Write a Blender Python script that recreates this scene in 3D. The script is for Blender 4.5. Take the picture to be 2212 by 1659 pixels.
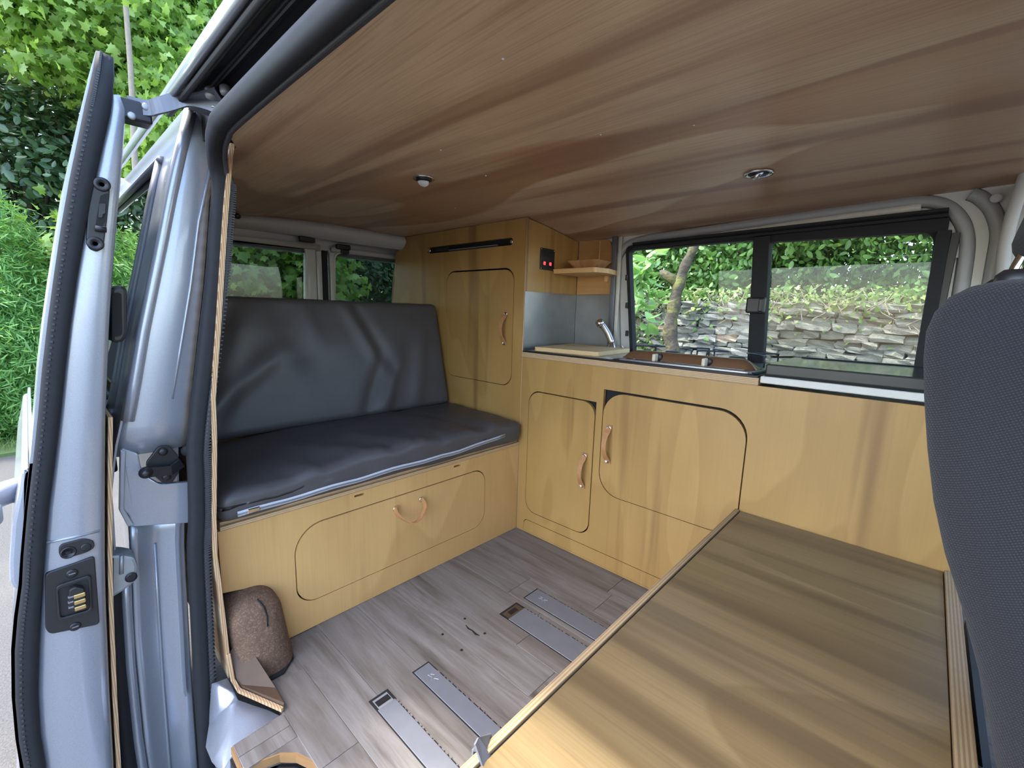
import bpy, bmesh, math, random
import numpy as np
from mathutils import Vector, Matrix
from mathutils.geometry import tessellate_polygon
from mathutils import noise as mnoise

for o in list(bpy.data.objects):
    bpy.data.objects.remove(o, do_unlink=True)
scene = bpy.context.scene
COL = scene.collection
random.seed(7)
RNG = np.random.default_rng(11)
PI = math.pi

# ------------------------------------------------------------------ camera
YAW, PITCH, ROLL = math.radians(42.7468), math.radians(9.2766), math.radians(-1.7394)
FPX = 963.2176                                  # focal length in pixels of the 2212 x 1659 frame
EYE = Vector((1.2534, -1.4135, 0.9672))
_f = Vector((-math.sin(YAW) * math.cos(PITCH), math.cos(YAW) * math.cos(PITCH), -math.sin(PITCH)))
_r = Vector((math.cos(YAW), math.sin(YAW), 0))
_u = _r.cross(_f)
CR = _r * math.cos(ROLL) - _u * math.sin(ROLL)
CU = _r * math.sin(ROLL) + _u * math.cos(ROLL)
cam = bpy.data.cameras.new('camera')
cam.sensor_fit = 'HORIZONTAL'
cam.sensor_width = 36.0
cam.lens = FPX / 2212 * 36.0
cam.clip_start = 0.01
cam.clip_end = 300
camo = bpy.data.objects.new('camera', cam)
COL.objects.link(camo)
camo.matrix_world = Matrix(((CR.x, CU.x, -_f.x, EYE.x), (CR.y, CU.y, -_f.y, EYE.y), (CR.z, CU.z, -_f.z, EYE.z), (0, 0, 0, 1)))
scene.camera = camo

# ------------------------------------------------------------------ light
scene.view_settings.view_transform = 'Standard'
scene.view_settings.look = 'None'
scene.view_settings.gamma = 1.0
scene.view_settings.use_curve_mapping = False
scene.view_settings.exposure = 0.60
world = bpy.data.worlds.new('world')
scene.world = world
world.use_nodes = True
wn = world.node_tree
wn.nodes.clear()
sky = wn.nodes.new('ShaderNodeTexSky')
sky.sky_type = 'NISHITA'
sky.sun_disc = False
sky.sun_elevation = math.radians(58)
sky.sun_rotation = math.radians(200)
sky.air_density = 1.0
sky.dust_density = 1.6
sky.ozone_density = 1.0
bg = wn.nodes.new('ShaderNodeBackground')
bg.inputs['Strength'].default_value = 0.80
wo = wn.nodes.new('ShaderNodeOutputWorld')
wn.links.new(sky.outputs[0], bg.inputs['Color'])
wn.links.new(bg.outputs[0], wo.inputs['Surface'])
sun = bpy.data.lights.new('sun', 'SUN')
sun.energy = 7.0
sun.angle = math.radians(6)
sun.color = (1.0, 0.93, 0.82)
suno = bpy.data.objects.new('sun', sun)
COL.objects.link(suno)
SUN_DIR = Vector((0.34, 0.20, -0.90)).normalized()      # the way the light travels
suno.rotation_euler = SUN_DIR.to_track_quat('-Z', 'Y').to_euler()
suno.location = (-2, -4, 8)
scene.cycles.max_bounces = 10
scene.cycles.diffuse_bounces = 6
scene.cycles.glossy_bounces = 4
scene.cycles.transparent_max_bounces = 12
scene.cycles.sample_clamp_indirect = 6


def at(px, py, axis, val):
    """a spot seen at (px, py) of the photograph on the plane axis = val -> its place in the van (metres)"""
    d = _f + CR * ((px - 1106) / FPX) + CU * ((829.5 - py) / FPX)
    i = 'xyz'.index(axis)
    return EYE + d * ((val - EYE[i]) / d[i])


# ------------------------------------------------------------------ materials
MATS = {}


def new_mat(name):
    m = bpy.data.materials.new(name)
    m.use_nodes = True
    m.node_tree.nodes.clear()
    MATS[name] = m
    return m, m.node_tree


class N:
    def __init__(s, nt):
        s.nt = nt

    def add(s, t, ins=None, **kw):
        n = s.nt.nodes.new(t)
        for k, v in kw.items():
            setattr(n, k, v)
        for k, v in (ins or {}).items():
            if isinstance(v, bpy.types.NodeSocket):
                s.nt.links.new(v, n.inputs[k])
            else:
                n.inputs[k].default_value = v
        return n

    def coords(s, scale=(1, 1, 1), kind='Object', loc=(0, 0, 0), rot=(0, 0, 0)):
        tc = s.add('ShaderNodeTexCoord')
        mp = s.add('ShaderNodeMapping', {'Vector': tc.outputs[kind], 'Scale': scale, 'Location': loc, 'Rotation': rot})
        return mp.outputs[0]

    def noise(s, vec, scale=1, detail=4, rough=.55, dist=0):
        return s.add('ShaderNodeTexNoise', {'Vector': vec, 'Scale': scale, 'Detail': detail, 'Roughness': rough, 'Distortion': dist}).outputs['Fac']

    def ramp(s, fac, stops, interp='LINEAR'):
        r = s.add('ShaderNodeValToRGB', {'Fac': fac})
        r.color_ramp.interpolation = interp
        e = r.color_ramp.elements
        while len(e) < len(stops):
            e.new(.5)
        for el, (p, c) in zip(e, stops):
            el.position = p
            el.color = (c, c, c, 1) if isinstance(c, (int, float)) else (*c, 1)
        return r.outputs['Color']

    def mix(s, fac, a, b, blend='MIX'):
        n = s.add('ShaderNodeMix', data_type='RGBA', blend_type=blend)
        for k, v in ((0, fac), (6, a), (7, b)):
            if isinstance(v, bpy.types.NodeSocket):
                s.nt.links.new(v, n.inputs[k])
            else:
                n.inputs[k].default_value = v if k == 0 else (*v, 1)
        return n.outputs[2]

    def math(s, op, a, b=0.0):
        n = s.add('ShaderNodeMath', operation=op)
        for k, v in ((0, a), (1, b)):
            if isinstance(v, bpy.types.NodeSocket):
                s.nt.links.new(v, n.inputs[k])
            else:
                n.inputs[k].default_value = v
        return n.outputs[0]

    def bump(s, h, strength=.2, dist=.01):
        return s.add('ShaderNodeBump', {'Height': h, 'Strength': strength, 'Distance': dist}).outputs[0]

    def pbsdf(s, **ins):
        p = s.add('ShaderNodeBsdfPrincipled')
        for k, v in ins.items():
            k = k.replace('_', ' ')
            if isinstance(v, bpy.types.NodeSocket):
                s.nt.links.new(v, p.inputs[k])
            else:
                p.inputs[k].default_value = (*v, 1) if isinstance(v, tuple) and len(v) == 3 else v
        return p.outputs[0]

    def out(s, sh):
        s.add('ShaderNodeOutputMaterial', {'Surface': sh})


def simple(name, col, rough=.5, metal=0.0, var=.12, scale=30, bump=0.0, coat=0.0, spec=.5):
    m, nt = new_mat(name)
    n = N(nt)
    v = n.coords()
    f = n.noise(v, scale, 4)
    c = n.mix(f, tuple(x * (1 - var) for x in col), tuple(min(1, x * (1 + var)) for x in col))
    kw = dict(Base_Color=c, Roughness=rough, Metallic=metal, Coat_Weight=coat)
    kw['Specular_IOR_Level'] = spec
    if bump:
        kw['Normal'] = n.bump(f, bump, .004)
    n.out(n.pbsdf(**kw))
    return m


def wood(name, light, mid, dark, axis='z', rough=.45, rings=9.0, across=7.0, streak=.55, fine=.35, coat=0.0, loc=(0, 0, 0), rare=.56):
    """veneer: broad cathedral figure, darker streaks and a fine grain, all running along one axis"""
    m, nt = new_mat(name)
    n = N(nt)

    def sc(al, ac):
        return tuple(al if a == axis else ac for a in 'xyz')
    v1 = n.coords(sc(.55, across * .45), loc=loc)
    broad = n.noise(v1, 1.0, 2, .4, .3)
    ring = n.math('FRACT', n.math('MULTIPLY', broad, rings))
    ringc = n.ramp(ring, [(0, 0.0), (.05, 1.0), (.65, .35), (1, 0.0)])
    v2 = n.coords(sc(.5, across * 2.2), loc=(loc[0] + 3.1, loc[1] + 1.7, loc[2] + .4))
    st = n.ramp(n.noise(v2, 1.0, 3, .55, .2), [(rare, 0.0), (rare + .14, 1.0)])
    v3 = n.coords(sc(5, 210), loc=loc)
    fg = n.noise(v3, 1.0, 2, .6)
    base = n.mix(ringc, mid, light)
    c = n.mix(n.math('MULTIPLY', st, streak), base, dark)
    c = n.mix(n.math('MULTIPLY', n.ramp(fg, [(.42, 0.0), (.75, 1.0)]), fine), c, tuple(x * .72 for x in mid))
    blotch = n.noise(n.coords(sc(2, 3.5), loc=loc), 1.3, 3)
    c = n.mix(n.ramp(blotch, [(.35, .18), (.6, 0.0)]), c, dark)
    n.out(n.pbsdf(Base_Color=c, Roughness=rough, Coat_Weight=coat, Coat_Roughness=.3, Normal=n.bump(fg, .08, .001)))
    return m


wood('veneer_front', (.44, .262, .083), (.385, .222, .067), (.20, .100, .033), 'z', .42, coat=.12, rings=8, across=5.0, streak=.75, fine=.16, rare=.60)
wood('veneer_bench', (.61, .375, .145), (.54, .322, .118), (.30, .155, .055), 'z', .40, coat=.12, loc=(2.3, .9, .1), rings=4, across=4.0, streak=.5, fine=.18, rare=.58)
wood('veneer_ceiling', (.64, .475, .305), (.44, .255, .142), (.25, .125, .078), 'x', .40, rings=6, across=3.2, streak=.75, fine=.5, coat=.12, loc=(.4, 2.2, 0), rare=.50)
wood('veneer_table', (.225, .160, .074), (.175, .121, .053), (.086, .056, .026), 'x', .42, rings=8, across=5.0, streak=.8, fine=.5, coat=.15, loc=(1.2, .35, 0), rare=.50)
wood('pine_shelf', (.74, .50, .24), (.66, .41, .17), (.45, .24, .09), 'x', .5, rings=14, across=12, streak=.2)
wood('board_wood', (.72, .53, .29), (.66, .46, .23), (.50, .30, .13), 'x', .55, rings=6, across=10, streak=.25)
wood('bowl_wood', (.55, .33, .16), (.42, .23, .10), (.20, .09, .04), 'z', .5, rings=5, across=14, streak=.7)
wood('veneer_lining', (.52, .29, .11), (.45, .24, .085), (.29, .14, .05), 'x', .45, rings=4, across=6, streak=.3)


def ply_edge(name, axis, ca, cb, freq):
    m, nt = new_mat(name)
    n = N(nt)
    tc = n.add('ShaderNodeTexCoord')
    sp = n.add('ShaderNodeSeparateXYZ', {'Vector': tc.outputs['Object']})
    w = n.math('FRACT', n.math('MULTIPLY', sp.outputs['XYZ'.index(axis.upper())], freq))
    c = n.mix(n.ramp(w, [(.0, 0.0), (.42, 0.0), (.5, 1.0), (.92, 1.0), (1, 0.0)]), ca, cb)
    g = n.noise(n.coords((60, 60, 60)), 1, 3)
    c = n.mix(n.math('MULTIPLY', g, .35), c, tuple(x * .55 for x in cb))
    n.out(n.pbsdf(Base_Color=c, Roughness=.6))
    return m


ply_edge('edge_z', 'z', (.64, .47, .27), (.36, .22, .11), 210.0)
ply_edge('edge_x', 'x', (.40, .30, .17), (.27, .18, .09), 190.0)
ply_edge('edge_y', 'y', (.60, .43, .25), (.38, .22, .11), 230.0)

# floor vinyl: each plank shifts its own tone a little
m, nt = new_mat('floor_vinyl')
n = N(nt)
oi = n.add('ShaderNodeObjectInfo')
rl = n.add('ShaderNodeVectorMath', {0: n.coords((1, 1, 1)), 1: (0, 0, 0)}, operation='ADD')
comb = n.add('ShaderNodeCombineXYZ', {'X': n.math('MULTIPLY', oi.outputs['Random'], 37.0), 'Y': n.math('MULTIPLY', oi.outputs['Random'], 11.0), 'Z': 0.0})
nt.links.new(comb.outputs[0], rl.inputs[1])
mp1 = n.add('ShaderNodeMapping', {'Vector': rl.outputs[0], 'Scale': (2.2, 26, 1)})
mp2 = n.add('ShaderNodeMapping', {'Vector': rl.outputs[0], 'Scale': (7, 150, 1)})
mp3 = n.add('ShaderNodeMapping', {'Vector': rl.outputs[0], 'Scale': (4, 9, 1)})
g1 = n.noise(mp1.outputs[0], 1, 5, .62, .6)
g2 = n.noise(mp2.outputs[0], 1, 3, .6)
g3 = n.noise(mp3.outputs[0], 1, 3, .5)
c = n.ramp(g1, [(.28, (.058, .047, .039)), (.44, (.145, .130, .117)), (.60, (.222, .208, .196)), (.78, (.105, .090, .076))])
c = n.mix(n.math('MULTIPLY', n.ramp(g2, [(.5, 0.0), (.8, 1.0)]), .5), c, (.12, .085, .06))
c = n.mix(n.ramp(g3, [(.45, .0), (.7, .35)]), c, (.22, .215, .21))
c = n.mix(n.math('MULTIPLY', oi.outputs['Random'], .35), c, (.13, .105, .085))
vk = n.add('ShaderNodeTexVoronoi', {'Vector': n.add('ShaderNodeMapping', {'Vector': rl.outputs[0], 'Scale': (3.0, 6.2, 1)}).outputs[0], 'Scale': 1.0})
c = n.mix(n.ramp(vk.outputs['Distance'], [(.030, .85), (.085, 0.0)]), c, (.085, .05, .028))
n.out(n.pbsdf(Base_Color=c, Roughness=.42, Normal=n.bump(g2, .15, .001)))

# silver paint
m, nt = new_mat('silver_paint')
n = N(nt)
fl = n.noise(n.coords(), 900, 2)
dirt = n.noise(n.coords(), 6, 4)
c = n.mix(n.ramp(fl, [(.3, 0.0), (.7, 1.0)]), (.30, .32, .375), (.385, .41, .465))
c = n.mix(n.ramp(dirt, [(.55, 0.0), (.8, .25)]), c, (.30, .29, .28))
n.out(n.pbsdf(Base_Color=c, Metallic=.45, Roughness=.32, Coat_Weight=.6, Coat_Roughness=.06))

simple('grey_enamel', (.52, .52, .50), .45, 0, .06, 40, coat=.2)
simple('grey_trim', (.47, .465, .455), .7, 0, .1, 300, .1)
simple('ridge_shade_grey', (.30, .305, .31), .45, 0, .06, 40)  # shade of the pressed grooves put into a darker grey than the wall
simple('sill_ply', (.27, .150, .060), .6, 0, .2, 60)
simple('rubber', (.016, .017, .020), .70, 0, .2, 60, .05, spec=.3)
simple('rubber_ribbed', (.035, .036, .042), .5, 0, .2, 60, .05)
simple('black_plastic', (.015, .015, .017), .42, 0, .15, 80, .03)
simple('black_gap', (.006, .006, .006), .8)
simple('black_metal', (.03, .03, .034), .35, .5, .2, 50)
simple('steel', (.50, .51, .52), .30, 1, .08, 40)
simple('brushed_steel', (.27, .27, .27), .36, .9, .3, 9, .03)
simple('chrome', (.75, .75, .76), .10, 1, .03)
simple('aluminium', (.18, .19, .215), .46, .25, .12, 25)
simple('brass', (.68, .50, .22), .3, 1, .1)
simple('zinc', (.34, .36, .38), .5, .6, .25, 25, .2)
simple('arm_steel', (.13, .14, .165), .45, .5, .15, 40)
simple('leather', (.44, .215, .085), .5, 0, .2, 90, .15)
simple('brown_ply', (.075, .042, .022), .6, 0, .25, 40)
simple('white_strip', (.62, .61, .56), .5)
simple('dark_lid', (.030, .036, .034), .22, 0, .2, 20, coat=.3)
simple('bulb', (.72, .74, .76), .25, 0, .05)
simple('zip_tape', (.42, .43, .47), .55, 0, .15, 300)
simple('yellow_plastic', (.75, .60, .36), .5)
simple('beige_knob', (.62, .55, .42), .4)
simple('bark', (.10, .075, .055), .9, 0, .45, 30, .6)
simple('pale_bark', (.26, .22, .17), .9, 0, .3, 25, .5)
simple('soil', (.09, .065, .045), 1, 0, .4, 12)

m, nt = new_mat('black_tape')
n = N(nt)
n.out(n.pbsdf(Base_Color=(.3, .31, .33), Roughness=.4))

m, nt = new_mat('faux_leather')
n = N(nt)
v = n.coords()
vo = n.add('ShaderNodeTexVoronoi', {'Vector': v, 'Scale': 700.0})
f = n.noise(v, 9, 4)
c = n.mix(f, (.052, .049, .051), (.078, .074, .078))
n.out(n.pbsdf(Base_Color=c, Roughness=.42, Normal=n.bump(vo.outputs['Distance'], .12, .001)))

m, nt = new_mat('seat_cloth')
n = N(nt)
v = n.coords((1, 1, 1))
w1 = n.add('ShaderNodeTexWave', {'Vector': n.coords((1, 1, 1), rot=(0, .5, 0)), 'Scale': 150.0, 'Distortion': 1.2, 'Detail': 1.0}, bands_direction='Z')
w2 = n.add('ShaderNodeTexWave', {'Vector': n.coords((1, 1, 1), rot=(0, .5, 0)), 'Scale': 150.0, 'Distortion': 1.2, 'Detail': 1.0}, bands_direction='X')
wv = n.math('MULTIPLY', w1.outputs['Fac'], w2.outputs['Fac'])
c = n.mix(wv, (.005, .0055, .008), (.024, .026, .036))
n.out(n.pbsdf(Base_Color=c, Roughness=.9, Sheen_Weight=.05, Normal=n.bump(wv, .5, .002)))

m, nt = new_mat('cork')
n = N(nt)
v = n.coords()
vo = n.add('ShaderNodeTexVoronoi', {'Vector': v, 'Scale': 420.0})
f = n.noise(v, 90, 4)
c = n.mix(f, (.055, .030, .018), (.175, .105, .065))
sp = n.add('ShaderNodeSeparateColor', {'Color': vo.outputs['Color']})
c = n.mix(n.ramp(sp.outputs[0], [(.72, 0.0), (.95, .5)]), c, (.26, .17, .11))
n.out(n.pbsdf(Base_Color=c, Roughness=.9, Normal=n.bump(f, .5, .004)))


def glass(name, tint, refl=1.0):
    m, nt = new_mat(name)
    n = N(nt)
    tr = n.add('ShaderNodeBsdfTransparent', {'Color': (*tint, 1)})
    gl = n.add('ShaderNodeBsdfGlossy', {'Color': (1, 1, 1, 1), 'Roughness': .01})
    fr = n.add('ShaderNodeFresnel', {'IOR': 1.5})
    mx = n.add('ShaderNodeMixShader', {0: n.math('MULTIPLY', fr.outputs[0], refl), 1: tr.outputs[0], 2: gl.outputs[0]})
    n.out(mx.outputs[0])
    return m


glass('clear_glass', (.95, .97, .96), .25)
glass('dusty_glass', (.78, .80, .76), .35)
glass('privacy_glass', (.37, .41, .40), .5)
glass('quarter_glass', (.32, .37, .36), 1.2)

m, nt = new_mat('red_lamp')
n = N(nt)
e = n.add('ShaderNodeEmission', {'Color': (1, .05, .06, 1), 'Strength': 1.6})
n.out(e.outputs[0])


def leaf_mat(name, cols, trans=.35, rough=.45):
    m, nt = new_mat(name)
    n = N(nt)
    a = n.add('ShaderNodeAttribute', attribute_name='tint')
    c = n.ramp(a.outputs['Fac'], [(i / (len(cols) - 1), k) for i, k in enumerate(cols)])
    p = n.pbsdf(Base_Color=c, Roughness=rough)
    t = n.add('ShaderNodeBsdfTranslucent', {'Color': n.mix(1.0, c, (1.0, 1.0, .55), 'MULTIPLY')})
    mx = n.add('ShaderNodeMixShader', {0: trans, 1: p, 2: t.outputs[0]})
    n.out(mx.outputs[0])
    return m


leaf_mat('leaf_maple', [(.14, .27, .06), (.34, .53, .13), (.62, .80, .33)], .6, .35)
leaf_mat('leaf_dark', [(.028, .060, .028), (.07, .14, .06), (.17, .27, .13)], .3, .28)
leaf_mat('leaf_conifer', [(.09, .22, .06), (.21, .44, .12), (.40, .64, .22)], .4)
leaf_mat('leaf_hedge', [(.06, .14, .035), (.13, .27, .07), (.24, .42, .12)], .35, .4)
leaf_mat('leaf_branch', [(.16, .30, .10), (.26, .46, .16), (.36, .58, .22)], .45, .35)
leaf_mat('ivy_leaf', [(.08, .15, .04), (.15, .27, .07), (.30, .36, .09)], .3, .4)
leaf_mat('grass_blade', [(.10, .17, .04), (.17, .28, .06), (.28, .33, .12)], .3, .6)

m, nt = new_mat('stone')
n = N(nt)
oi = n.add('ShaderNodeObjectInfo')
v = n.coords()
f = n.noise(v, 16, 6, .65)
g = n.noise(v, 5, 3)
c = n.ramp(oi.outputs['Random'], [(0, (.25, .25, .22)), (.45, (.36, .36, .32)), (.75, (.30, .29, .24)), (.93, (.42, .41, .37)), (1, (.40, .28, .18))])
c = n.mix(n.ramp(f, [(.35, .65), (.6, 0.0)]), c, (.12, .12, .10))
c = n.mix(n.ramp(g, [(.58, 0.0), (.72, .7)]), c, (.20, .21, .09))
n.out(n.pbsdf(Base_Color=c, Roughness=.9, Normal=n.bump(f, .8, .02)))

m, nt = new_mat('mossy_bark')
n = N(nt)
v = n.coords()
f = n.noise(v, 22, 5)
g = n.noise(v, 9, 4)
c = n.mix(f, (.03, .025, .018), (.11, .09, .065))
c = n.mix(n.ramp(g, [(.52, 0.0), (.66, .8)]), c, (.17, .16, .045))
n.out(n.pbsdf(Base_Color=c, Roughness=1, Normal=n.bump(f, .9, .02)))

m, nt = new_mat('asphalt')
n = N(nt)
v = n.coords()
f = n.noise(v, 140, 4, .7)
g = n.noise(v, 1.2, 4)
c = n.mix(n.ramp(f, [(.3, 0.0), (.7, 1.0)]), (.043, .042, .041), (.108, .105, .102))
c = n.mix(n.ramp(g, [(.5, 0.0), (.8, .3)]), c, (.20, .19, .16))
n.out(n.pbsdf(Base_Color=c, Roughness=.9, Normal=n.bump(f, .5, .01)))


# ------------------------------------------------------------------ builders
def mat(m):
    return MATS[m] if isinstance(m, str) else m


def link(name, me, m, parent=None, smooth=False):
    if m is not None:
        me.materials.append(mat(m))
    o = bpy.data.objects.new(name, me)
    COL.objects.link(o)
    if smooth:
        me.polygons.foreach_set('use_smooth', [True] * len(me.polygons))
    if parent is not None:
        o.parent = parent
        o.matrix_parent_inverse = world_of(parent).inverted()
    return o


def world_of(o):
    mw = o.matrix_basis.copy()
    if o.parent:
        mw = world_of(o.parent) @ o.matrix_parent_inverse @ mw
    return mw


def from_bm(name, bm, m, parent=None, smooth=False, fix=True):
    if fix:
        bmesh.ops.recalc_face_normals(bm, faces=bm.faces)
    me = bpy.data.meshes.new(name)
    bm.to_mesh(me)
    bm.free()
    return link(name, me, m, parent, smooth)


def tag(o, label, cat=None, group=None, kind=None):
    o['label'] = label
    if cat:
        o['category'] = cat
    if group:
        o['group'] = group
    if kind:
        o['kind'] = kind
    return o


def thing(name, label, cat, loc, group=None, kind=None):
    o = bpy.data.objects.new(name, None)
    o.empty_display_size = .05
    COL.objects.link(o)
    o.location = loc
    return tag(o, label, cat, group, kind)


def bm_box(bm, lo, hi, bevel=0.0, seg=2):
    r = bmesh.ops.create_cube(bm, size=1.0)
    vs = r['verts']
    for v in vs:
        v.co = Vector([lo[i] + (v.co[i] + .5) * (hi[i] - lo[i]) for i in range(3)])
    if bevel:
        es = list({e for v in vs for e in v.link_edges})
        bmesh.ops.bevel(bm, geom=es, offset=bevel, segments=seg, affect='EDGES', profile=.5)


def box(name, lo, hi, m, parent=None, bevel=0.002, seg=2):
    bm = bmesh.new()
    lo, hi = [min(a, b) for a, b in zip(lo, hi)], [max(a, b) for a, b in zip(lo, hi)]
    bm_box(bm, lo, hi, bevel, seg)
    return from_bm(name, bm, m, parent)


def rrect(x0, y0, x1, y1, r, seg=8):
    """rounded rectangle, r = one radius or (lower-left, lower-right, upper-right, upper-left)"""
    if isinstance(r, (int, float)):
        r = (r,) * 4
    pts = []
    for (cx, cy, sx, sy, a0, rad) in ((x0, y0, 1, 1, PI, r[0]), (x1, y0, -1, 1, 1.5 * PI, r[1]), (x1, y1, -1, -1, 0, r[2]), (x0, y1, 1, -1, .5 * PI, r[3])):
        if rad <= 0:
            pts.append((cx, cy))
            continue
        for k in range(seg + 1):
            a = a0 + .5 * PI * k / seg
            pts.append((cx + sx * rad + rad * math.cos(a), cy + sy * rad + rad * math.sin(a)))
    return pts


def plate(name, outline, plane, a, b, m, parent=None, holes=(), bevel=0.0):
    """flat sheet with holes, outline in the plane 'xz' (between y=a and y=b), 'yz' or 'xy'"""
    def P(u, v, w):
        return {'xz': (u, w, v), 'yz': (w, u, v), 'xy': (u, v, w)}[plane]
    loops = [list(outline)] + [list(h) for h in holes]
    flat = [p for l in loops for p in l]
    tris = tessellate_polygon([[Vector((u, v, 0)) for u, v in l] for l in loops])
    nv = len(flat)
    verts = [P(u, v, a) for u, v in flat] + [P(u, v, b) for u, v in flat]
    faces = [tuple(t) for t in tris] + [tuple(i + nv for i in reversed(t)) for t in tris]
    k = 0
    for l in loops:
        c = len(l)
        for i in range(c):
            j = (i + 1) % c
            faces.append((k + i, k + j, k + j + nv, k + i + nv))
        k += c
    bm = bmesh.new()
    bv = [bm.verts.new(v) for v in verts]
    for f in faces:
        try:
            bm.faces.new([bv[i] for i in f])
        except ValueError:
            pass
    if bevel:
        bmesh.ops.recalc_face_normals(bm, faces=bm.faces)
        bmesh.ops.dissolve_limit(bm, angle_limit=.01, verts=bm.verts, edges=bm.edges)
        es = [e for e in bm.edges if len(e.link_faces) == 2 and e.calc_face_angle(0) > 1.2]
        bmesh.ops.bevel(bm, geom=es, offset=bevel, segments=2, affect='EDGES', profile=.5)
    return from_bm(name, bm, m, parent)


def frame_axes(pts, closed=False):
    pts = [Vector(p) for p in pts]
    c = len(pts)
    T = []
    for i in range(c):
        a = pts[(i - 1) % c] if (closed or i > 0) else pts[i]
        b = pts[(i + 1) % c] if (closed or i < c - 1) else pts[i]
        T.append((b - a).normalized())
    return pts, T


def sweep(name, pts, prof, m, parent=None, up=None, closed=False, smooth=True, scales=None, cap=True, bm=None):
    """a cross-section (list of (side, up)) carried along a path; up = fixed reference or None for parallel transport"""
    pts, T = frame_axes(pts, closed)
    own = bm is None
    if own:
        bm = bmesh.new()
    ref = Vector(up) if up is not None else (Vector((0, 0, 1)) if abs(T[0].z) < .9 else Vector((1, 0, 0)))
    rings = []
    for i, (p, t) in enumerate(zip(pts, T)):
        s = t.cross(ref)
        if s.length < 1e-6:
            s = t.cross(Vector((.3, .5, .8)))
        s.normalize()
        w = s.cross(t).normalized()
        if up is None:
            ref = w
        k = scales[i] if scales else 1.0
        rings.append([bm.verts.new(p + s * (a * k) + w * (b * k)) for a, b in prof])
    q = len(prof)
    R = len(rings)
    for i in range(R if closed else R - 1):
        A, B = rings[i], rings[(i + 1) % R]
        for j in range(q):
            bm.faces.new((A[j], A[(j + 1) % q], B[(j + 1) % q], B[j]))
    if cap and not closed:
        bm.faces.new(rings[0])
        bm.faces.new(rings[-1])
    if own:
        return from_bm(name, bm, m, parent, smooth)


def circ(r, k=10, rz=None):
    rz = rz or r
    return [(r * math.cos(2 * PI * i / k), rz * math.sin(2 * PI * i / k)) for i in range(k)]


def lathe(name, prof, origin, axis, m, parent=None, seg=24, smooth=True):
    """profile (radius, height) turned about an axis through origin"""
    ax = Vector(axis).normalized()
    q = ax.to_track_quat('Z', 'Y')
    bm = bmesh.new()
    rings = []
    for r, h in prof:
        rings.append([bm.verts.new(Vector(origin) + q @ Vector((r * math.cos(2 * PI * k / seg), r * math.sin(2 * PI * k / seg), h))) for k in range(seg)])
    for A, B in zip(rings, rings[1:]):
        for k in range(seg):
            bm.faces.new((A[k], A[(k + 1) % seg], B[(k + 1) % seg], B[k]))
    bm.faces.new(rings[0])
    bm.faces.new(rings[-1])
    return from_bm(name, bm, m, parent, smooth)


def smooth_path(pts, k=6, closed=False):
    """Catmull-Rom through points"""
    P = [Vector(p) for p in pts]
    out = []
    c = len(P)
    for i in range(c if closed else c - 1):
        p0 = P[(i - 1) % c] if (closed or i > 0) else P[i]
        p1, p2 = P[i], P[(i + 1) % c]
        p3 = P[(i + 2) % c] if (closed or i < c - 2) else p2
        for j in range(k):
            t = j / k
            out.append(.5 * ((2 * p1) + (p2 - p0) * t + (2 * p0 - 5 * p1 + 4 * p2 - p3) * t * t + (3 * p1 - p0 - 3 * p2 + p3) * t ** 3))
    if not closed:
        out.append(P[-1])
    return out


def soft_box(size, r, div, fn=None):
    """rounded box centred on the origin as a bmesh; fn(v) moves each point afterwards"""
    sx, sy, sz = size
    bm = bmesh.new()
    bmesh.ops.create_cube(bm, size=1.0)
    bm.free()
    bm = bmesh.new()
    cache = {}

    def V(x, y, z):
        k = (round(x, 5), round(y, 5), round(z, 5))
        if k not in cache:
            p = Vector((x * sx, y * sy, z * sz))
            h = Vector((sx / 2 - r, sy / 2 - r, sz / 2 - r))
            q = Vector([max(-h[i], min(h[i], p[i])) for i in range(3)])
            d = p - q
            if d.length > 1e-9:
                # push every surface point onto the rounding radius
                p = q + d.normalized() * r
            cache[k] = bm.verts.new(p)
        return cache[k]
    nx, ny, nz = div
    gx = [i / nx - .5 for i in range(nx + 1)]
    gy = [i / ny - .5 for i in range(ny + 1)]
    gz = [i / nz - .5 for i in range(nz + 1)]
    for z in (-.5, .5):
        for i in range(nx):
            for j in range(ny):
                bm.faces.new((V(gx[i], gy[j], z), V(gx[i + 1], gy[j], z), V(gx[i + 1], gy[j + 1], z), V(gx[i], gy[j + 1], z)))
    for y in (-.5, .5):
        for i in range(nx):
            for j in range(nz):
                bm.faces.new((V(gx[i], y, gz[j]), V(gx[i + 1], y, gz[j]), V(gx[i + 1], y, gz[j + 1]), V(gx[i], y, gz[j + 1])))
    for x in (-.5, .5):
        for i in range(ny):
            for j in range(nz):
                bm.faces.new((V(x, gy[i], gz[j]), V(x, gy[i + 1], gz[j]), V(x, gy[i + 1], gz[j + 1]), V(x, gy[i], gz[j + 1])))
    if fn:
        for v in bm.verts:
            v.co = fn(v.co.copy())
    return bm


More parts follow.
